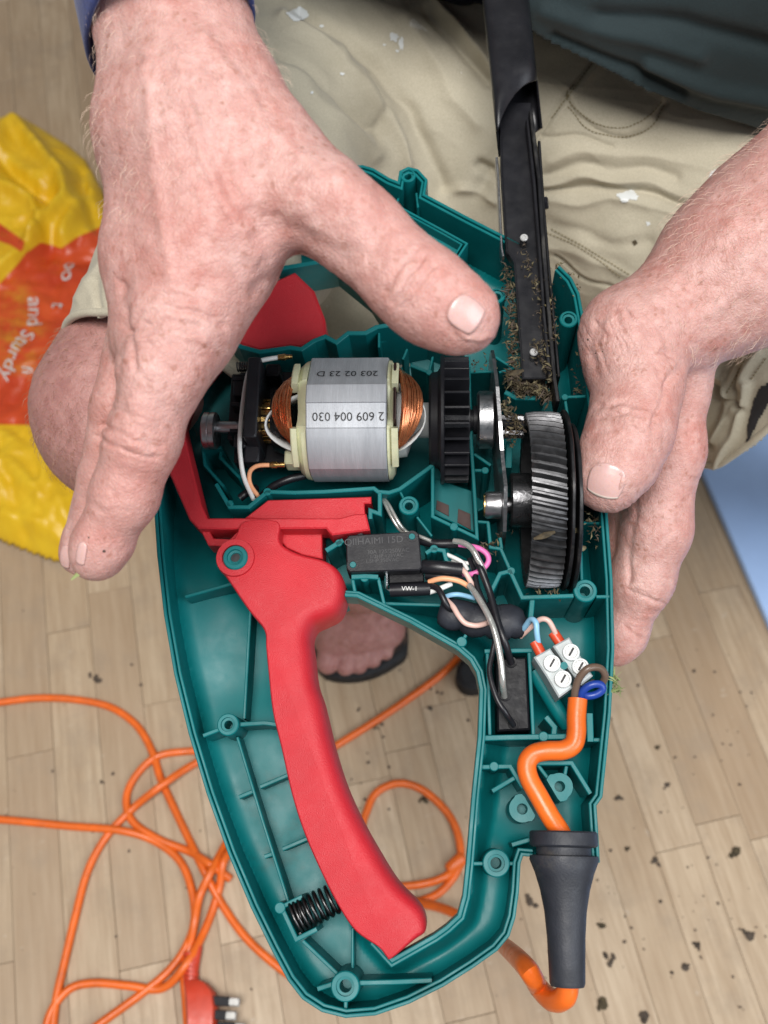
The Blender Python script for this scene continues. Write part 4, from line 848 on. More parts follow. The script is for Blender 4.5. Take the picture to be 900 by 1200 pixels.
# ------------------------------------------------------------------ clippings lodged in the works
def flakes(lines, n, spread, hs, mts, name, label, smax=.006):
    m = MB()
    for _ in range(n):
        ln, wgt = random.choice(lines), 1; t = random.random() * (len(ln) - 1); i = int(t); a_ = np.array(ln[i], float); b_ = np.array(ln[min(i + 1, len(ln) - 1)], float)
        p = a_ + (b_ - a_) * (t - i) + rng.normal(0, spread, 2); h = random.uniform(*hs); c_ = T(p[0], p[1], h)
        d_ = rng.normal(size=3); d_[2] *= .5; d_ /= np.linalg.norm(d_); s_ = np.cross(d_, rng.normal(size=3)); s_ /= np.linalg.norm(s_); L = random.uniform(.0012, smax) ; w_ = random.uniform(.00018, .0007); k_ = np.cross(d_, s_) * w_ * .5
        m.cur = random.choice(range(len(mts))); e = d_ * L / 2; bend = s_ * random.uniform(-.001, .001) + k_
        m.add([c_ - e, c_ - e * .2 + s_ * w_ + bend, c_ + e, c_ - e * .2 - s_ * w_ + bend, c_ + k_ * 1.5 + bend], [(0, 1, 4), (1, 2, 4), (2, 3, 4), (3, 0, 4)])
    o_ = m.build(name, None, trim, mats=mts); tag(o_, label, kind='stuff')
flakes([[(594, 315), (600, 360), (602, 400), (600, 440)], [(598, 440), (612, 462)], [(610, 452), (645, 466)], [(612, 452), (640, 458)]], 1100, 3.6, (-9, 3), ['debris', 'debris', 'debris_pale', 'soil'], 'dry_clippings', 'brown dry leaf clippings packed beside the blade')
flakes([[(612, 290), (630, 340), (640, 430)], [(626, 400), (646, 445)], [(640, 320), (650, 400)], [(590, 470), (602, 520)], [(596, 478), (610, 505)]], 420, 3.5, (0, 9), ['debris', 'debris_pale', 'soil'], 'dry_clippings', 'dry leaf clippings stuck on the blade rails', .004)
flakes([[(672, 330), (688, 410)], [(676, 420), (682, 470)], [(690, 610), (704, 640)], [(650, 310), (670, 330)], [(568, 640), (590, 628)], [(560, 640), (575, 650)], [(680, 600), (705, 615)], [(545, 425), (580, 425)], [(618, 690), (660, 696)]], 260, 5, (-16, 0), ['debris', 'soil', 'debris_pale'], 'dry_clippings', 'crumbs of dry clippings along the housing wall', .004)
flakes([[(717, 792), (724, 812)]], 34, 2.2, (-6, 1), ['grassgreen'], 'grass_clippings', 'tuft of green clippings caught on the outer edge', .009)
for p_, L_ in (((638, 628), .008), ((605, 437), .006), ((676, 622), .003), ((682, 643), .003)):
    m = MB(); c_ = T(p_[0], p_[1], 30 if p_[0] == 638 else 20); m.tube([c_ - X * L_ / 2 - Y * L_ * .15, c_ + Z * .0006, c_ + X * L_ / 2 + Y * L_ * .2], [.0004, .0012, .0005], 6, 3, flat=.5); m.build('leaf_scrap', 'debris_pale' if p_[0] > 660 else 'debris', trim, smooth=50)
# ================================================================== person (surface grown from tapered limbs)
class SDF:
    def __init__(s): s.p = []
    def seg(s, a, b, ra, rb, k=.010): s.p.append((np.asarray(a, float), np.asarray(b, float), ra, rb, k)); return s
    def chain(s, pts, k=.010):                       # pts: (x,y,z,r)
        for a, b in zip(pts[:-1], pts[1:]): s.seg(a[:3], b[:3], a[3], b[3], k)
        return s
    def px(s, pts, k=.010):                          # (px,py,depth,r px)
        return s.chain([(*W(p[0], p[1], p[2]), p[3] * p[2] / F) for p in pts], k)
    def __call__(s, P):
        out = np.empty(len(P))
        if len(P) > 20000:
            g_ = np.floor(P / .03).astype(np.int64); od = np.lexsort((g_[:, 0], g_[:, 1], g_[:, 2]))
            kk = (g_[:, 0] * 2097152 + g_[:, 1]) * 2097152 + g_[:, 2]; od = np.argsort(kk, kind='stable')
            bl = np.flatnonzero(np.r_[True, np.diff(kk[od]) != 0]); bl = np.r_[bl, len(P)]
        else: od = np.arange(len(P)); bl = np.r_[0:len(P):4000, len(P)]
        PA = np.array([q[0] for q in s.p]); PB = np.array([q[1] for q in s.p]); RA_ = np.array([q[2] for q in s.p]); RB_ = np.array([q[3] for q in s.p]); AB = PB - PA; AA = (AB * AB).sum(1) + 1e-12; KM = max(q[4] for q in s.p)
        for c0, c1 in zip(bl[:-1], bl[1:]):
            ix = od[c0:c1]; Q = P[ix]; d = None; lo_b, hi_b = Q.min(0), Q.max(0); cc = (lo_b + hi_b) / 2; Rb = np.linalg.norm(hi_b - lo_b) / 2
            tt = np.clip(((cc - PA) * AB).sum(1) / AA, 0, 1); ec = np.linalg.norm(cc - PA - tt[:, None] * AB, axis=1) - (RA_ + (RB_ - RA_) * tt); ok = ec - 2.2 * Rb < ec.min() + KM
            for (a, b, ra, rb, k), o1 in zip(s.p, ok):
                if not o1: continue
                ab = b - a; t = np.clip(((Q - a) @ ab) / (ab @ ab + 1e-12), 0, 1); q = Q - a - t[:, None] * ab
                e = np.sqrt((q * q).sum(1)) - (ra + (rb - ra) * t)
                if d is None: d = e
                else:
                    h = np.maximum(k - np.abs(d - e), 0) / k; d = np.minimum(d, e) - h * h * k * .25
            out[ix] = d
        return out
    def grad(s, P, e=.0006, d0=None):
        d0 = s(P) if d0 is None else d0; g = np.stack([s(P + v) - d0 for v in np.eye(3) * e], 1); return g / (np.linalg.norm(g, axis=1)[:, None] + 1e-12)
    def mesh(s, vox, lv=4, lo=None, hi=None):
        A = np.array([np.minimum(a - ra, b - rb) for a, b, ra, rb, k in s.p]).min(0) - .02 if lo is None else np.array(lo)
        B = np.array([np.maximum(a + ra, b + rb) for a, b, ra, rb, k in s.p]).max(0) + .02 if hi is None else np.array(hi)
        cs = vox * 2 ** lv; n = np.ceil((B - A) / cs).astype(int)
        C = np.stack(np.meshgrid(*[np.arange(k) for k in n], indexing='ij'), -1).reshape(-1, 3)
        for l in range(lv, -1, -1):
            cs = vox * 2 ** l; d = s(A + (C + .5) * cs); C = C[np.abs(d) < cs * .95 + .001]
            if l: C = (C[:, None] * 2 + np.stack(np.meshgrid([0, 1], [0, 1], [0, 1], indexing='ij'), -1).reshape(1, 8, 3)).reshape(-1, 3)
        BIG = 1 << 20; key = lambda q: (q[..., 0] * BIG + q[..., 1]) * BIG + q[..., 2]
        offs = np.array([(i & 1, (i >> 1) & 1, (i >> 2) & 1) for i in range(8)])
        corn = C[:, None] + offs; ck = key(corn); uq, inv = np.unique(ck, return_inverse=True); inv = inv.reshape(ck.shape)
        uc = np.stack([uq // (BIG * BIG), (uq // BIG) % BIG, uq % BIG], 1); val = s(A + uc * vox)[inv]
        sg = val < 0; act = sg.any(1) & ~sg.all(1); C = C[act]; val = val[act]; sg = sg[act]
        acc = np.zeros((len(C), 3)); cnt = np.zeros(len(C))
        for i in range(8):
            for ax in range(3):
                if not (i >> ax) & 1:
                    j = i | (1 << ax); x = sg[:, i] != sg[:, j]; t = val[:, i] / (val[:, i] - val[:, j] + 1e-15)
                    p = offs[i] + (offs[j] - offs[i]) * t[:, None]; acc[x] += p[x]; cnt[x] += 1
        V = A + (C + acc / cnt[:, None]) * vox
        o = np.argsort(key(C)); ks = key(C)[o]; quads = []
        def look(q):
            kk = key(q); i = np.clip(np.searchsorted(ks, kk), 0, len(ks) - 1); return np.where(ks[i] == kk, o[i], -1)
        for ax in range(3):
            u, v = np.eye(3, dtype=int)[(ax + 1) % 3], np.eye(3, dtype=int)[(ax + 2) % 3]
            x = sg[:, 0] != sg[:, 1 << ax]; c = C[x]; q = np.stack([look(c), look(c - u), look(c - u - v), look(c - v)], 1)
            f = sg[x, 0]; q[~f] = q[~f][:, ::-1]; quads.append(q[(q >= 0).all(1)])
        return V, np.vstack(quads)
def newton(sdf, V, it=2):
    for _ in range(it): d0 = sdf(V); V = V - sdf.grad(V, d0=d0) * d0[:, None]
    return V
def subdivide(V, Q, sel):
    q = Q[sel]; rest = Q[~sel]; e = np.sort(np.stack([q, np.roll(q, -1, 1)], -1).reshape(-1, 2), 1)
    ue, inv = np.unique(e, axis=0, return_inverse=True); inv = inv.reshape(-1, 4); n0 = len(V)
    V2 = np.vstack([V, V[ue].mean(1), V[q].mean(1)]); ei = n0 + inv; fi = n0 + len(ue) + np.arange(len(q))
    nq = np.stack([np.stack([q[:, i], ei[:, i], fi, ei[:, i - 1]], 1) for i in range(4)], 1).reshape(-1, 4)
    return V2, np.vstack([rest, nq])
def infr(V, mg=0):
    x, y, d = project(V); return (x > -mg) & (x < 900 + mg) & (y > -mg) & (y < 1200 + mg) & (d > .05)

person = empty('person', (0.03, .70, 0.0))
def pbuild(V, Q, name, mt, sm=0):
    b = MB(); b.v = [tuple(v) for v in (V - np.array(person.location))]; b.f = [tuple(int(i) for i in f) for f in Q]; b.mi = [0] * len(b.f)
    return b.build(name, mt, person, smooth=sm, fixn=False)

bs = SDF()
# right arm and hand (back of the hand toward the camera, thumb out to the side)
wr = W(195, 0, .335); elb = np.array([-.12, .56, .82])
bs.chain([(-.16, .64, 1.02, .055), (*elb, .048), (*W(196, -160, .347), .034)], .02)
bs.px([(180, -160, .345, 66), (158, 0, .338, 45), (164, 150, .335, 46), (176, 300, .334, 48), (185, 400, .336, 54)], .012)
bs.px([(225, -160, .345, 70), (232, 0, .335, 47), (268, 110, .328, 52), (318, 190, .324, 52), (375, 238, .318, 50)], .014)
bs.px([(196, 0, .332, 46), (218, 150, .325, 55), (245, 270, .325, 55), (218, 380, .325, 52)], .018)
bs.px([(300, 200, .327, 52), (255, 300, .329, 54), (218, 380, .328, 50)], .014)
bs.px([(375, 238, .317, 52), (425, 277, .314, 45), (478, 328, .311, 45), (515, 356, .309, 44), (543, 373, .308, 41)], .010)          # thumb
bs.px([(210, 385, .323, 51), (189, 440, .321, 47), (166, 515, .322, 41), (146, 580, .327, 35.5), (120, 638, .333, 31), (114, 651, .334, 28)], .007)    # index finger
bs.px([(178, 390, .345, 52), (150, 480, .343, 42), (129, 560, .346, 36), (99, 640, .352, 28), (96, 648, .352, 26)], .0025)       # middle finger just behind
bs.px([(180, 390, .365, 50), (160, 480, .372, 42), (140, 560, .378, 36), (118, 630, .384, 26)], .004)
bs.px([(180, 380, .385, 45), (168, 470, .393, 36), (155, 540, .398, 30), (145, 590, .402, 22)], .004)
# left arm and hand holding the shell
bs.chain([(.33, .62, 1.02, .055), (.345, .46, .665, .050), (*W(900, 286, .432), .0345)], .02)
bs.px([(900, 286, .432, 94), (850, 322, .430, 78), (795, 360, .428, 58)], .015); bs.px([(850, 340, .436, 74), (800, 390, .438, 46)], .015)
bs.px([(795, 368, .428, 56), (742, 394, .422, 54), (738, 430, .421, 50)], .012)
bs.px([(742, 400, .420, 54), (748, 455, .414, 46), (738, 505, .408, 47), (722, 545, .404, 42), (713, 563, .403, 37)], .008)          # thumb
bs.px([(780, 400, .440, 46), (790, 450, .445, 38), (786, 530, .448, 36), (768, 620, .452, 38), (752, 680, .456, 33), (730, 745, .462, 24), (722, 758, .463, 21)], .008)
bs.px([(770, 420, .452, 45), (765, 540, .462, 38), (740, 630, .470, 36), (715, 690, .478, 30), (690, 740, .484, 24)], .004)
bs.px([(760, 430, .465, 45), (740, 540, .478, 38), (715, 620, .486, 34), (690, 670, .490, 28)], .004)
bs.px([(750, 420, .478, 42), (725, 520, .490, 34), (700, 590, .495, 28)], .004)
# trunk under the clothes, thighs, legs
bs.chain([(.07, .72, .46, .085), (.08, .72, .75, .085), (.09, .66, 1.0, .07)], .04)
bs.chain([(-.16, .64, 1.02, .055), (.09, .66, 1.02, .06), (.33, .62, 1.02, .055)], .03)
RK = W(154, 482, .505); LK = W(1030, 470, .58)
bs.chain([(-.02, .70, .45, .065), (*(RK + np.array([.012, .05, -.004])), .044), (*RK, .042)], .02)
RA = W(418, 668, .86)
bs.chain([(*RK, .044), (*(RK * .6 + RA * .4 + np.array([0, .025, 0])), .048), (*(RA * .8 + RK * .2), .034), (*RA, .030)], .02)
bs.chain([(.12, .70, .45, .065), (*LK, .050), (.47, .47, .10, .032)], .02)
# right foot on its sandal
ft = lambda px, py, z: G(px, py, z)
bs.chain([(*RA, .030), (*ft(415, 690, .050), .032), (*ft(418, 722, .045), .026), (*ft(424, 742, .037), .017)], .02)
bs.chain([(*ft(400, 690, .045), .026), (*ft(395, 738, .037), .017), (*ft(389, 752, .033), .012)], .02)
bs.chain([(*ft(440, 690, .045), .026), (*ft(450, 730, .034), .015), (*ft(455, 742, .031), .010)], .02)
for px, py, r in ((384, 776, .0108), (405, 782, .0080), (421, 780, .0075), (437, 774, .0070), (452, 765, .0065)):
    bs.chain([(*ft(px + 4, py - 20, .034), r * .95), (*ft(px, py, .028), r)], .0015)
V, Q = bs.mesh(.0026, 4); V = newton(bs, V, 1)
fr_ = infr(V, 15); x_, y_, d_ = project(V); hand = fr_ & (d_ < .55)
sel = hand[Q].any(1); V, Q = subdivide(V, Q, sel); j_ = infr(V, 20); V[j_] = newton(bs, V[j_], 1)
x_, y_, d_ = project(V); PXV = np.stack([x_, y_], 1)
sel = (infr(V, 0) & (d_ < .50) & (y_ < 800))
sel = (sel & ((x_ > 60) & (x_ < 860)))[Q].all(1); V, Q = subdivide(V, Q, sel)
x_, y_, d_ = project(V); PXV = np.stack([x_, y_], 1); nrm = np.zeros_like(V); j_ = infr(V, 25); nrm[j_] = bs.grad(V[j_])
fac = -(nrm @ FW); near = infr(V, 20) & (fac > -.3)
# folds, knuckles, tendons: (line px, width px, height mm, nearest depth, farthest depth)
CR = [([(462, 352), (478, 330), (496, 300)], 3.2, -1.3, .25, .335), ([(470, 360), (490, 338), (508, 312)], 2.6, -1.2, .25, .335), ([(452, 342), (468, 318), (484, 292)], 2.6, -.8, .25, .335), ([(480, 362), (500, 344), (514, 322)], 2.2, -.7, .25, .335),
      ([(478, 345), (500, 322)], 9, .6, .25, .335), ([(400, 215), (420, 240)], 22, 2.0, .25, .335), ([(430, 300), (450, 270)], 8, -.8, .25, .335),
      ([(205, 60), (240, 190), (300, 300)], 8, 1.2, .25, .34), ([(170, 60), (180, 200), (205, 340)], 9, .9, .25, .34), ([(240, 40), (300, 130), (370, 205)], 8, 1.1, .25, .34), ([(220, 100), (270, 230)], 10, -1.0, .25, .34),
      ([(160, 372), (195, 360), (235, 366), (262, 384)], 4, -.9, .25, .345), ([(150, 388), (190, 376), (232, 382)], 4, -.8, .25, .345), ([(160, 400), (200, 392), (240, 400)], 4, .6, .25, .345), ([(165, 352), (200, 344), (240, 350)], 4, -.5, .25, .345), ([(140, 330), (150, 390), (158, 430)], 5, -1.2, .25, .345), ([(150, 340), (140, 420), (122, 500)], 6, -.8, .25, .345),
      ([(160, 470), (168, 492), (160, 510)], 15, 1.5, .25, .345), ([(118, 498), (148, 512), (190, 524)], 3, -.8, .25, .345), ([(114, 512), (146, 528), (184, 536)], 3, -.7, .25, .345), ([(128, 478), (150, 484), (186, 500)], 3, -.7, .25, .345), ([(100, 590), (125, 598), (150, 600)], 3, -.5, .25, .35), ([(300, 340), (330, 322), (365, 316)], 10, -1.5, .25, .345), ([(290, 250), (345, 270), (400, 300)], 16, -1.3, .25, .345), ([(318, 270), (350, 290)], 20, -1.4, .25, .35),
      ([(700, 478), (730, 470), (770, 482)], 3, -.7, .35, .425), ([(702, 492), (735, 482), (772, 498)], 2.6, -.8, .35, .425), ([(698, 508), (728, 500), (764, 512)], 2.6, -.5, .35, .425), ([(735, 490), (755, 494)], 14, 1.0, .35, .425), ([(775, 410), (800, 425), (780, 450), (765, 500)], 4, -1.6, .35, .46), ([(700, 380), (690, 410), (700, 440)], 4, -.8, .35, .45), ([(708, 372), (700, 400), (712, 435)], 3, -.6, .35, .45), ([(730, 360), (760, 395), (770, 440)], 3, -.6, .35, .45), ([(745, 355), (775, 385), (785, 420)], 3, -.6, .35, .45), ([(720, 362), (738, 400), (748, 440)], 3, -.5, .35, .45),
      ([(738, 690), (760, 700), (778, 705)], 3, -.7, .40, .48), ([(730, 735), (745, 742), (752, 748)], 3, -.8, .40, .48), ([(740, 560), (745, 600), (735, 640), (738, 680)], 4, -1.2, .40, .48), ([(755, 610), (780, 610), (800, 615)], 4, -.4, .40, .48), ([(860, 260), (800, 320), (770, 350)], 9, .8, .38, .46), ([(880, 330), (820, 370)], 9, .7, .38, .46)]
CR += [([(680, 556), (679, 580), (686, 596)], 4, .8, .35, .42), ([(729, 560), (727, 582), (719, 597)], 4, .8, .35, .42), ([(682, 549), (704, 546), (727, 553)], 3.5, .7, .35, .42), ([(538, 350), (535, 368), (540, 390)], 3.5, .8, .25, .335), ([(542, 346), (560, 342), (578, 350)], 3.5, .7, .25, .335), ([(544, 394), (560, 396), (576, 392)], 3.5, .7, .25, .335)]
dz = np.zeros(len(V))
ni = np.where(near)[0]; PN = PXV[ni]; dN = d_[ni]
PN = PN + np.stack([vnoise(PN / 14, 71), vnoise(PN / 14, 72)], 1) * 3 + np.stack([vnoise(PN / 5, 73), vnoise(PN / 5, 74)], 1) * .7; JM = np.clip(.75 + .45 * vnoise(PN / 16, 75), .1, 1.2)
for ln, wd, am, n0, n1 in CR:
    s_ = stroke(PN, ln, wd); dz[ni] += am * MM * s_ * ((dN > n0) & (dN < n1)) * (JM if wd < 7 else .85)
# families of fine skin creases: (centre px, radius px, direction of the creases in degrees, depth mm, spacing px)
for cx0, cy0, rx, an, am, sp_ in [(205, 375, 55, 2, .75, 11), (165, 500, 42, 14, .9, 9), (135, 585, 26, 14, .45, 7), (480, 325, 36, -52, .95, 9), (425, 275, 30, -50, .4, 8), (735, 490, 34, 8, .85, 8), (705, 395, 40, 70, .6, 9), (765, 400, 45, 60, .45, 9), (790, 560, 60, 10, .35, 10), (765, 700, 30, 15, .6, 8), (735, 745, 20, 15, .6, 7), (200, 200, 150, 10, .22, 10), (230, 60, 90, 5, .22, 10), (320, 220, 90, -40, .25, 10), (840, 310, 90, 55, .15, 11), (155, 430, 60, 60, .35, 11), (740, 600, 40, 80, .5, 9)]:
    qx = (PN[:, 0] - cx0); qy = (PN[:, 1] - cy0); ca_, sa_ = math.cos(math.radians(an)), math.sin(math.radians(an)); gs_ = np.exp(-(qx ** 2 + qy ** 2) / rx ** 2); m_ = gs_ > .03
    s1 = (qx * ca_ + qy * sa_)[m_]; t1 = (-qx * sa_ + qy * ca_)[m_]; nn_ = vnoise(np.stack([s1 / (sp_ * 4.5), t1 / sp_], 1), int(cx0)) + .35 * vnoise(np.stack([s1 / (sp_ * 2), t1 / (sp_ * .5)], 1), int(cy0))
    dz[ni[m_]] -= am * MM * (np.exp(-(nn_ / .16) ** 2) * .6 - .10) * gs_[m_] * ((dN[m_] < .345) | (cx0 > 600)) * ((dN[m_] < .47))
dz += vnoise(V * 160, 11) * .00022 + vnoise(V * 420, 12) * .00010 + vnoise(V * 60, 13) * .0005
V = V + nrm * dz[:, None]
body = pbuild(V, Q, 'body', 'skin')
body.data.materials.append(M['skin_leg'])
cen = V[Q].mean(1); _, cy_, cd_ = project(cen); leg = (cen[:, 2] < .56) & (((cen[:, 0] < -.03) & (cd_ > .42)) | (cd_ > .6))
mi = np.zeros(len(Q), np.int32); mi[leg] = 1; body.data.polygons.foreach_set('material_index', mi)
tag(person, 'seated person in khaki shorts and dark green top, hands holding the opened trimmer', 'person')
tag(body, 'freckled bare forearms, hands, knee and foot')

# fingernails, laid on the finished surface
def nail(cpx, cpy, d, along, wpx, lpx, edge=True, lift=.00022):
    c = W(cpx, cpy, d); n0 = bs.grad(c[None])[0]; c = newton(bs, c[None], 4)[0]; n0 = bs.grad(c[None])[0]
    a = W(cpx + along[0], cpy + along[1], d) - W(cpx, cpy, d); a -= n0 * (a @ n0); a /= np.linalg.norm(a); s_ = np.cross(n0, a); sc_ = d / F; nu, nv = 15, 17
    pts = []
    for i in range(nv):
        v = -1 + 2 * i / (nv - 1)
        for j in range(nu):
            u = -1 + 2 * j / (nu - 1); wv = (1 - .28 * max(0, -v) ** 3 - .10 * max(0, v) ** 3); vv = v * (1 - .22 * u * u) if v < 0 else v * (1 - .14 * u * u); pts.append(c + s_ * u * wpx * sc_ * wv + a * vv * lpx * sc_)
    pts = newton(bs, np.array(pts), 3); g = bs.grad(pts); uu = np.tile(np.linspace(-1, 1, nu), nv); v_ = np.repeat(np.linspace(-1, 1, nv), nu)
    pts = pts + g * (lift * (1 - .55 * np.abs(uu) ** 6) * (1 - .9 * np.clip(-v_ - .8, 0, 1) * 5))[:, None] + (a * np.clip(v_ - .8, 0, 1)[:, None] * .002)
    b = MB(); b.v = [tuple(p - np.array(person.location)) for p in pts]
    for i in range(nv - 1):
        for j in range(nu - 1): b.f.append((i * nu + j, i * nu + j + 1, (i + 1) * nu + j + 1, (i + 1) * nu + j)); b.mi.append(1 if (edge and i >= nv - 2) else 0)
    o = b.build('fingernail', None, body, smooth=0, mats=['nail', 'nail_edge'], fixn=False); so = o.modifiers.new('t', 'SOLIDIFY'); so.thickness = .0005; so.offset = -.6
nail(702, 573, .372, (-8, 24), 25, 22)
nail(559, 367, .285, (30, 20), 21, 21, False)
nail(77, 652, .345, (-8, 22), 7, 14, False); nail(91, 650, .322, (-9, 22), 6, 14, False)

# ------------------------------------------------------------------ shorts
cs = SDF()
RT0, RT1, RT2 = W(276, 235, .56), W(232, 370, .515), W(184, 460, .50)
cs.chain([(-.03, .74, .44, .095), (-.05, .58, .445, .085), (*RT0, .057), (*RT1, .050), (*RT2, .051)], .03)
cs.chain([(.03, .60, .40, .07), (-.02, .42, .365, .06)], .05)
LT = LK - np.array([.10, .70, .45]); LT /= np.linalg.norm(LT)
cs.chain([(.10, .74, .44, .095), (.145, .55, .435, .092), (*(LK - LT * .05 + np.array([.0, .0, -.01])), .082), (*(LK + LT * .05), .080)], .06)
cs.chain([(.02, .68, .44, .09), (.06, .56, .42, .08)], .09); cs.chain([(-.04, .78, .50, .11), (.12, .78, .50, .11)], .06)
V, Q = cs.mesh(.0040, 4)
sel = infr(V, 25)[Q].any(1); V, Q = subdivide(V, Q, sel); V = newton(cs, V, 1)
sel = (infr(V, 10) & ((cs.grad(V) @ FW) < .1))[Q].all(1); V, Q = subdivide(V, Q, sel)
x_, y_, d_ = project(V); PV = np.stack([x_, y_], 1); nrm = cs.grad(V); seen = (-(nrm @ FW) > -.2)
FD = [([(330, 20), (400, 70), (450, 140), (500, 230)], 9, 5), ([(350, 10), (420, 60), (478, 130), (520, 220)], 8, -4.5), ([(400, 60), (450, 130), (480, 190)], 7, 3), ([(300, 60), (370, 110), (440, 180)], 9, 4), ([(320, 60), (395, 110), (430, 150)], 7, -4), ([(430, 90), (445, 120), (440, 160)], 6, -2), ([(510, 0), (545, 40), (580, 85)], 8, 6), ([(500, 10), (535, 55), (575, 100)], 7, -5), ([(470, 20), (520, 90), (560, 150)], 10, 3),
      ([(640, 215), (700, 208), (760, 216), (830, 240)], 5, 4), ([(640, 222), (705, 217), (765, 227), (835, 252)], 4, -5), ([(640, 235), (720, 232), (790, 250)], 6, 3.5), ([(640, 200), (710, 192), (790, 205)], 6, -3), ([(650, 185), (720, 178), (800, 190), (880, 200)], 7, 3), ([(640, 260), (700, 280), (760, 290)], 9, -3), ([(640, 285), (690, 300), (740, 330)], 6, 3), ([(560, 200), (590, 215)], 7, -6), ([(540, 225), (580, 240)], 6, 4), ([(650, 300), (690, 325), (725, 345)], 2.5, -2),
      ([(590, 170), (560, 230)], 10, -4), ([(699, 68), (672, 104), (645, 142), (630, 165)], 2.2, -1.6), ([(706, 72), (680, 106), (652, 146)], 3.5, 1.2), ([(664, 112), (676, 136), (700, 152), (735, 158), (765, 145), (780, 120)], 2.0, -1.3), ([(668, 106), (680, 130), (702, 146), (735, 151), (760, 139), (775, 116)], 4, 1.1), ([(700, 66), (735, 86), (780, 114)], 2.0, -1.4), ([(702, 72), (735, 93), (774, 118)], 4, 1.0), ([(640, 155), (670, 160), (720, 168)], 3, -1.5),
      ([(860, 420), (835, 470), (830, 520)], 7, -6), ([(845, 440), (855, 480), (840, 510)], 6, 5), ([(880, 450), (860, 510), (842, 540)], 5, 5), ([(870, 430), (850, 490)], 5, -4), ([(895, 400), (870, 450)], 6, 3), ([(828, 440), (838, 470), (870, 480)], 4, -4), ([(120, 300), (90, 350)], 6, 2), ([(110, 330), (125, 380)], 5, -2)]
dz = vnoise(V * 26, 21) * .0030 + vnoise(V * 60, 22) * .0013 + vnoise(V * [30, 90, 60], 23) * .0010
WPV = PV + np.stack([vnoise(PV / 40, 81), vnoise(PV / 40, 82)], 1) * 6
for ln, wd, am in FD: dz += am * (.62 if 600 < ln[0][0] < 820 and abs(am) > 2.5 else 1.0) * MM * np.exp(-(poly_dist(WPV, np.array(ln, float), False) / wd) ** (2 if am < 0 else 1.5)) * seen
for cx0, cy0, rx, an, am, sp_ in [(420, 120, 130, 52, 2.2, 42), (480, 60, 110, 40, 1.6, 30), (740, 230, 120, 8, 2.0, 26), (800, 190, 100, 12, 1.4, 20), (680, 300, 70, 30, 1.6, 22), (860, 470, 60, -60, 1.3, 20), (700, 110, 70, 30, .8, 22), (110, 330, 60, 60, .8, 20), (360, 50, 70, 30, 1.2, 24)]:
    qx = WPV[:, 0] - cx0; qy = WPV[:, 1] - cy0; ca_, sa_ = math.cos(math.radians(an)), math.sin(math.radians(an)); gs_ = np.exp(-(qx ** 2 + qy ** 2) / rx ** 2) * seen
    nn_ = vnoise(np.stack([(qx * ca_ + qy * sa_) / (sp_ * 4), (-qx * sa_ + qy * ca_) / sp_], 1), int(cx0) + 7); dz += am * MM * gs_ * (np.exp(-(np.abs(nn_) / .22)) - .35) * .45
V = V + nrm * dz[:, None]
# open the legs at the hems
hr_n = RK - np.array([-.03, .70, .45]); hr_n = RT2 - RT1; hr_n /= np.linalg.norm(hr_n); hr_p = W(100, 392, .49)
hl_n = W(905, 520, .55) - W(850, 480, .55); hl_n = hl_n / np.linalg.norm(hl_n) ; hl_p = W(885, 535, .53)
keep = ~(((V - hr_p) @ hr_n > 0) & (V[:, 0] < 0)) & ~(((V - hl_p) @ hl_n > 0) & (V[:, 0] > .1))
# snap the cut onto the plane so that the hem is straight
kq = keep[Q].all(1); part = keep[Q].any(1) & ~kq
for pn, pp, side in ((hr_n, hr_p, -1), (hl_n, hl_p, 1)):
    vs_ = np.unique(Q[part]); vs_ = vs_[~keep[vs_]]; m_ = (V[vs_, 0] < 0) if side < 0 else (V[vs_, 0] > .1); vs_ = vs_[m_]; V[vs_] -= ((V[vs_] - pp) @ pn)[:, None] * pn
Q = Q[kq | part]; us, inv = np.unique(Q, return_inverse=True)
shorts = pbuild(V[us], inv.reshape(Q.shape), 'shorts', 'khaki'); so = shorts.modifiers.new('t', 'SOLIDIFY'); so.thickness = .0022; so.offset = -1
hv = V[us]
for pn, pp, sg_, md in ((hr_n, hr_p, -1, .13), (hl_n, hl_p, 1, .16)):
    dd_ = (hv - pp) @ pn; m_ = (np.abs(dd_) < .0006) & ((hv[:, 0] < 0) if sg_ < 0 else (hv[:, 0] > .1)); r_ = hv[m_]
    if len(r_) < 12: continue
    c_ = r_.mean(0); u_ = np.cross(pn, [0, 0, 1.]); u_ /= np.linalg.norm(u_); w_ = np.cross(pn, u_); an = np.arctan2((r_ - c_) @ w_, (r_ - c_) @ u_); rad = np.linalg.norm(r_ - c_, axis=1); bins = np.linspace(-math.pi, math.pi, 49); ring = []
    for i in range(48):
        k_ = (an >= bins[i]) & (an < bins[i + 1])
        if k_.any(): ring.append(r_[k_].mean(0))
    ring = np.array(ring); ring = (ring * 2 + np.roll(ring, 1, 0) + np.roll(ring, -1, 0)) / 4; pts = [q - np.array(person.location) for q in ring]; pts.append(pts[0])
    m = MB()
    m.tube([p - pn * .0005 for p in pts], .0020, 8, 3)
    m.build('hem', 'khaki', shorts, smooth=60)
tag(shorts, 'paint spotted khaki cotton shorts with stitched seams')
def on_cloth(px, py, lift=.0006, sdf=cs, offs=None):
    lo_t, hi_t = .2, 1.2; r = ray(px, py); ts = np.linspace(.3, 1.0, 500); d = sdf(CP + r * ts[:, None]); i = np.argmax(d < .001); t = ts[i]
    return CP + r * t - r / np.linalg.norm(r) * lift
from mathutils.bvhtree import BVHTree
bv = BVHTree.FromPolygons([tuple(v) for v in V[us]], [tuple(int(i) for i in f) for f in inv.reshape(Q.shape)])
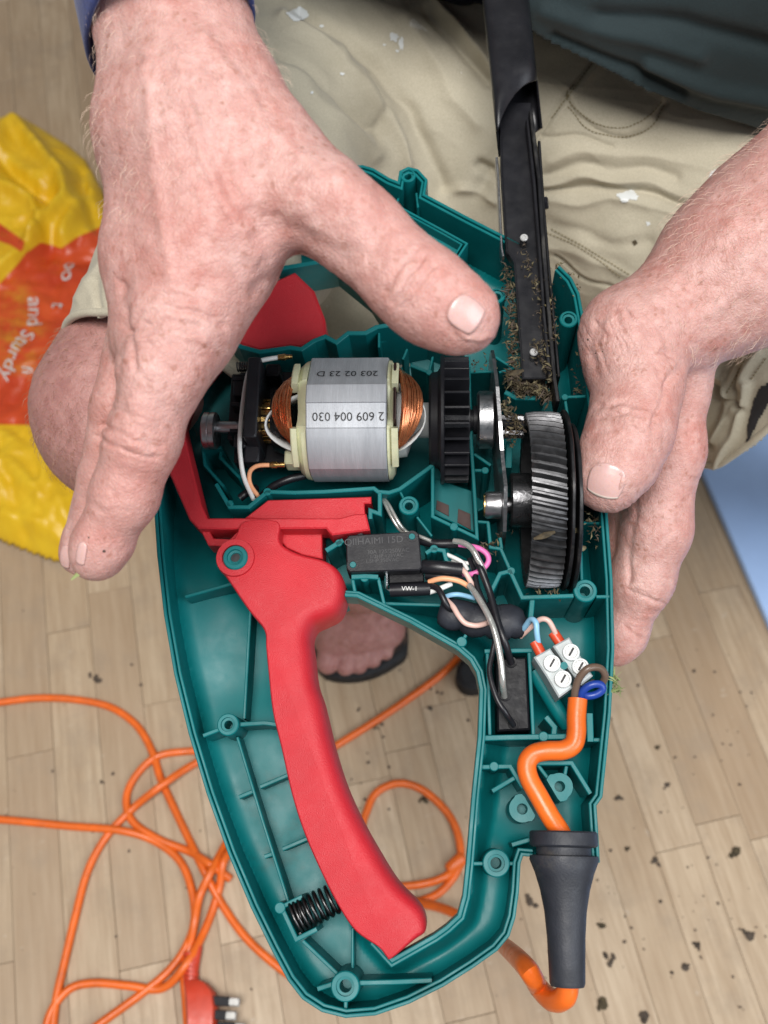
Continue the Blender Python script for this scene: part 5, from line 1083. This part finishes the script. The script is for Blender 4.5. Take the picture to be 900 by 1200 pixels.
def hit(px, py, lift=.0006, tree=None):
    r = Vector(ray(px, py)); h = (tree or bv).ray_cast(Vector(CP), r)
    if h[0] is None: return None
    n = h[1] if h[1].dot(r) < 0 else -h[1]; return np.array(h[0] + n * lift), np.array(n)
def stitches(line, step=4.5, ln=2.8, r=.00035):
    L = np.array(cr([np.array(p, float) for p in line], 30)); s = np.r_[0, np.cumsum(np.linalg.norm(np.diff(L, axis=0), axis=1))]; m = MB(); t = 0
    while t < s[-1] - ln:
        ab = [np.array([np.interp(q, s, L[:, 0]), np.interp(q, s, L[:, 1])]) for q in (t, t + ln)]; h = [hit(*q) for q in ab]; t += step
        if h[0] is None or h[1] is None: continue
        m.tube([h[0][0] - np.array(person.location), h[1][0] - np.array(person.location)], r, 5, smooth=False)
    if m.v: m.build('stitching', 'thread', shorts, smooth=60)
for ln in ([(700, 68), (670, 108), (645, 142)], [(672, 100), (664, 112), (676, 128), (700, 145), (730, 150), (758, 138), (776, 118)], [(665, 125), (690, 152), (725, 160), (760, 150), (780, 122)], [(640, 272), (680, 290), (730, 325)], [(646, 268), (690, 292), (738, 322)], [(895, 395), (872, 425), (850, 462)], [(898, 420), (880, 445)]): stitches(ln)
def patch_on(poly, name, mt, lift=.0009, parent=None, n=14):  # small flat mark following the cloth
    A = np.array(poly, float); lo2, hi2 = A.min(0), A.max(0); g = np.stack(np.meshgrid(np.linspace(lo2[0], hi2[0], n), np.linspace(lo2[1], hi2[1], n)), -1); m = MB(); ids = {}
    for i in range(n):
        for j in range(n):
            h = hit(*g[i, j], lift)
            if h is not None: ids[i, j] = len(m.v); m.v.append(tuple(h[0] - np.array(person.location)))
    for i in range(n - 1):
        for j in range(n - 1):
            if all((a, c) in ids for a, c in ((i, j), (i + 1, j), (i + 1, j + 1), (i, j + 1))) and inside(g[i:i + 2, j:j + 2].reshape(-1, 2).mean(0)[None], A)[0]:
                m.f.append((ids[i, j], ids[i, j + 1], ids[i + 1, j + 1], ids[i + 1, j])); m.mi.append(0)
    if m.f: return m.build(name, mt, shorts if parent is None else parent, smooth=0, fixn=False)
def blot(cx, cy, rx, ry, seed, rot=0.):
    g = np.random.default_rng(seed); q = []
    for j in range(16):
        a = 2 * math.pi * j / 16; k_ = g.uniform(.55, 1.1); x, y = rx * k_ * math.cos(a), ry * k_ * math.sin(a); q.append((cx + x * math.cos(rot) - y * math.sin(rot), cy + x * math.sin(rot) + y * math.cos(rot)))
    patch_on(q, 'paint_spot', 'white', .0005, n=18)
for i, a_ in enumerate([(735, 230, 14, 7), (843, 208, 15, 8, .3), (740, 228, 6, 6), (462, 44, 7, 6), (470, 52, 4, 8), (812, 245, 6, 7), (401, 87, 3, 2), (377, 31, 3, 2), (350, 16, 15, 10), (365, 109, 2, 2), (465, 60, 2.5, 2), (450, 53, 2, 1.5), (760, 262, 3, 3)]): blot(*a_[:4], 40 + i, a_[4] if len(a_) > 4 else 0)
patch_on([(893, 452), (903, 448), (903, 470), (890, 492), (878, 518), (876, 520), (878, 495), (884, 470)], 'badge', 'print_shade_dark', .0012, n=22)
m_ = patch_on([(741, 282), (745, 280), (748, 284), (744, 288)], 'leaf_scrap', 'debris', .001)

# ------------------------------------------------------------------ shirt
ss = SDF()
ss.chain([(.16, .70, .62, .17), (.14, .70, .80, .165), (.10, .68, .98, .13)], .08); ss.chain([(.215, .60, .575, .055), (.27, .575, .56, .055)], .10); ss.chain([(.02, .60, .62, .11), (.14, .560, .565, .105), (.30, .53, .575, .115)], .05)
ss.chain([(-.15, .65, 1.02, .085), (.33, .63, 1.02, .085)], .08); ss.chain([(.33, .62, 1.02, .075), (.345, .55, .88, .066)], .05)
V, Q = ss.mesh(.006, 4); sel = infr(V, 40)[Q].any(1); V, Q = subdivide(V, Q, sel); sel = infr(V, 10)[Q].all(1); V, Q = subdivide(V, Q, sel); V = newton(ss, V, 1); nrm = ss.grad(V)
x_, y_, d_ = project(V); PV = np.stack([x_, y_], 1)
dz = vnoise(V * 14, 31) * .006 + vnoise(V * 40, 32) * .0018
for ln, wd, am in [([(640, 10), (720, 40), (820, 70)], 10, 3), ([(700, 20), (800, 30), (900, 60)], 12, -4), ([(760, 80), (840, 110), (900, 120)], 8, 4), ([(650, 40), (720, 75), (800, 110)], 6, -3)]: dz += am * MM * stroke(PV, ln, wd)
V = V + nrm * dz[:, None]
hem = np.array([(480, -60), (560, -12), (612, 26), (650, 50), (700, 76), (760, 106), (820, 130), (900, 153), (1000, 170)], float)
hy = np.interp(x_, hem[:, 0], hem[:, 1]); cut = (y_ > hy) & (V[:, 2] < .75) & (-(nrm @ FW) > -2)
keep = ~cut; vs_ = None; kq = keep[Q].all(1); part = keep[Q].any(1) & ~kq
vs_ = np.unique(Q[part]); vs_ = vs_[~keep[vs_]]
for i in vs_: V[i] = W(x_[i], hy[i], d_[i])
Q = Q[kq | part]; us2, inv2 = np.unique(Q, return_inverse=True)
shirt = pbuild(V[us2], inv2.reshape(Q.shape), 'shirt', 'shirt'); so = shirt.modifiers.new('t', 'SOLIDIFY'); so.thickness = .0028; so.offset = -1
tag(shirt, 'dark green jersey top hanging over the shorts')

# cuff at the right wrist: loose knitted sleeve end
m = MB(); rings = []
cen_ = np.array(W(197, 8, .338)); up_ = np.array([-.12, .56, .82]) - cen_; L_ = np.linalg.norm(up_); 
pL, pR, pN, pF = W(97, 62, .340), W(299, 36, .338), W(197, -75, .300), W(200, 120, .39)
c0 = (pL + pR) / 2; e1 = (pR - pL) / 2; e2 = (pN - pF) / 2; c0 = (pL + pR + pN + pF) / 4
for t, s_ in ((-.001, .93), (-.002, .97), (0, 1.0), (.012, 1.02), (.03, 1.04), (.06, 1.08), (.12, 1.15), (.24, 1.25)):
    ax_ = up_ / L_; rings.append([c0 + ax_ * t + (e1 * math.cos(2 * math.pi * j / 48) + e2 * math.sin(2 * math.pi * j / 48)) * s_ * (1 + .02 * math.sin(9 * j) * t * 8) - np.array(person.location) for j in range(48)])
m.loft(rings, False, False); cuff = m.build('cuff', 'cuff', person, smooth=0); so = cuff.modifiers.new('t', 'SOLIDIFY'); so.thickness = .0022; so.offset = -1
tag(cuff, 'loose dark blue cuff round the wrist')
# sandal under the foot
def sole(pts, name, par, z0, z1, mt='soleblack', locz=None):
    P2 = np.array([G(*p)[:2] for p in pts]); P2 = np.array(closed_cr(P2, 5)); o0 = np.array(par.location) if par else np.zeros(3); m = MB(); m.prism(P2 - o0[:2], z1 - o0[2], z0 - o0[2], .004); return m.build(name, mt, par, smooth=35)
sole([(366, 700), (362, 760), (376, 792), (400, 801), (432, 798), (462, 784), (478, 764), (470, 700), (440, 640), (400, 640)], 'sandal', person, .001, .018)
s2 = sole([(552, 775), (540, 782), (533, 797), (540, 812), (556, 816), (590, 806), (640, 770), (630, 740), (590, 745)], 'loose_sandal', None, .001, .022)
b = MB(); b.tube([G(566, 770, .02), G(580, 778, .045), G(600, 790, .02)], .006, 10, 6, flat=.5); b.build('strap', 'soleblack', s2, smooth=50)
tag(s2, 'black foam sandal tip on the floor beside the orange cord', 'sandal')
# black strap end lying at the waist
b = MB(); hs = [hit(p[0], p[1], .004) for p in ((505, -8), (525, 2), (545, 6), (562, 4), (580, 12))]
if all(h is not None for h in hs):
    b.tube([h[0] - np.array(person.location) for h in hs], [.004, .006, .006, .005, .004], 8, 5, flat=.45); b.build('strap', 'rubber', person, smooth=60)

# ------------------------------------------------------------------ fine hair
def hairs(obj_v, obj_q, mask, n, L, r, mt, name, flow, seed):
    g = np.random.default_rng(seed); qi = np.where(mask)[0]; a = obj_v[obj_q[qi]]; area_ = np.linalg.norm(np.cross(a[:, 1] - a[:, 0], a[:, 3] - a[:, 0]), axis=1); ch = g.choice(len(qi), n, p=area_ / area_.sum()); q = a[ch]
    u, v = g.random((2, n, 1)); p = (q[:, 0] * (1 - u) * (1 - v) + q[:, 1] * u * (1 - v) + q[:, 2] * u * v + q[:, 3] * (1 - u) * v); nn = np.cross(q[:, 1] - q[:, 0], q[:, 3] - q[:, 0]); nn /= np.linalg.norm(nn, axis=1)[:, None] + 1e-12
    nn = nn * np.sign((nn * bs.grad(p)).sum(1))[:, None]
    fl = np.asarray(flow, float) / np.linalg.norm(flow) + g.normal(0, .45, (n, 3)); fl -= nn * (fl * nn).sum(1)[:, None]; fl /= np.linalg.norm(fl, axis=1)[:, None]; ll = L * g.uniform(.5, 1.2, (n, 1))
    p0 = p - nn * .0003; p1 = p + nn * ll * .32 + fl * ll * .45; p2 = p + nn * ll * .38 + fl * ll; s_ = np.cross(fl, nn) * r
    v_ = np.stack([p0 - s_, p0 + s_, p0 + nn * r * 2, p1 - s_ * .8, p1 + s_ * .8, p1 + nn * r * 1.6, p2], 1).reshape(-1, 3) - np.array(person.location); f = []
    for i in range(n):
        o = i * 7; f += [(o, o + 1, o + 4, o + 3), (o + 1, o + 2, o + 5, o + 4), (o + 2, o, o + 3, o + 5), (o + 3, o + 4, o + 6), (o + 4, o + 5, o + 6), (o + 5, o + 3, o + 6)]
    b = MB(); b.v = [tuple(x) for x in v_]; b.f = f; b.mi = [0] * len(f); tag(b.build(name, mt, body, smooth=60, fixn=False), kind='stuff')
VB = np.array([v.co[:] for v in body.data.vertices]) + np.array(person.location); QB = np.array([p.vertices[:] for p in body.data.polygons]); cb = VB[QB].mean(1); cx_, cy_, cz_ = project(cb)
vis = infr(cb, 10)
arm = vis & (cx_ > 760) & (cy_ < 420) & (cz_ < .5); hairs(VB, QB, arm & (cx_ > 780), 700, .007, .00005, 'hair', 'arm_hair', W(760, 420, .43) - W(880, 300, .43), 1)
hairs(VB, QB, vis & (cx_ < 330) & (cy_ < 250) & (cz_ < .4), 450, .006, .000045, 'hair', 'arm_hair', W(190, 300, .33) - W(190, 0, .33), 2)
hairs(VB, QB, vis & (cx_ < 230) & (cy_ > 380) & (cy_ < 640) & (cz_ > .43) & (cz_ < .6), 1500, .006, .00006, 'hair_leg', 'leg_hair', (0.2, -.4, -1), 3)
hairs(VB, QB, vis & (cx_ > 350) & (cx_ < 500) & (cy_ > 660) & (cz_ > .7) & (cy_ < 770), 1100, .009, .00009, 'hair_leg', 'leg_hair', (0.1, -1, -.2), 4)
# dark dirt flecks on the thumb side of the hand and a clipping at the fingertip
tb_ = BVHTree.FromPolygons([tuple(v) for v in VB], [tuple(int(i) for i in f) for f in QB])
for px, py, s in ((689, 398, .0009), (683, 409, .0007), (698, 414, .0006), (706, 412, .0006), (104, 630, .0006), (122, 646, .0010)):
    h = hit(px, py, 0, tb_)
    if h is None: continue
    b = MB(); n_ = h[1]; u = np.cross(n_, [.3, 1, .2]); u /= np.linalg.norm(u); b.lathe(h[0] - np.array(person.location) - n_ * .0002, n_, [(0, s * .6), (.0003, s * .45), (.0004, .00005)], 9); b.build('dirt_fleck', 'soil', body, smooth=50)
h = hit(95, 676, 0, tb_) or hit(98, 668, 0, tb_)
c_ = (h[0] if h else W(92, 677, .335)) - np.array(person.location); b = MB(); b.tube([c_ + np.array([-.003, -.001, 0]), c_ + np.array([0, .001, .001]), c_ + np.array([.003, .0005, 0])], [.0003, .0009, .0003], 6, 4, flat=.6); b.build('clipping', 'grassgreen', body, smooth=50)
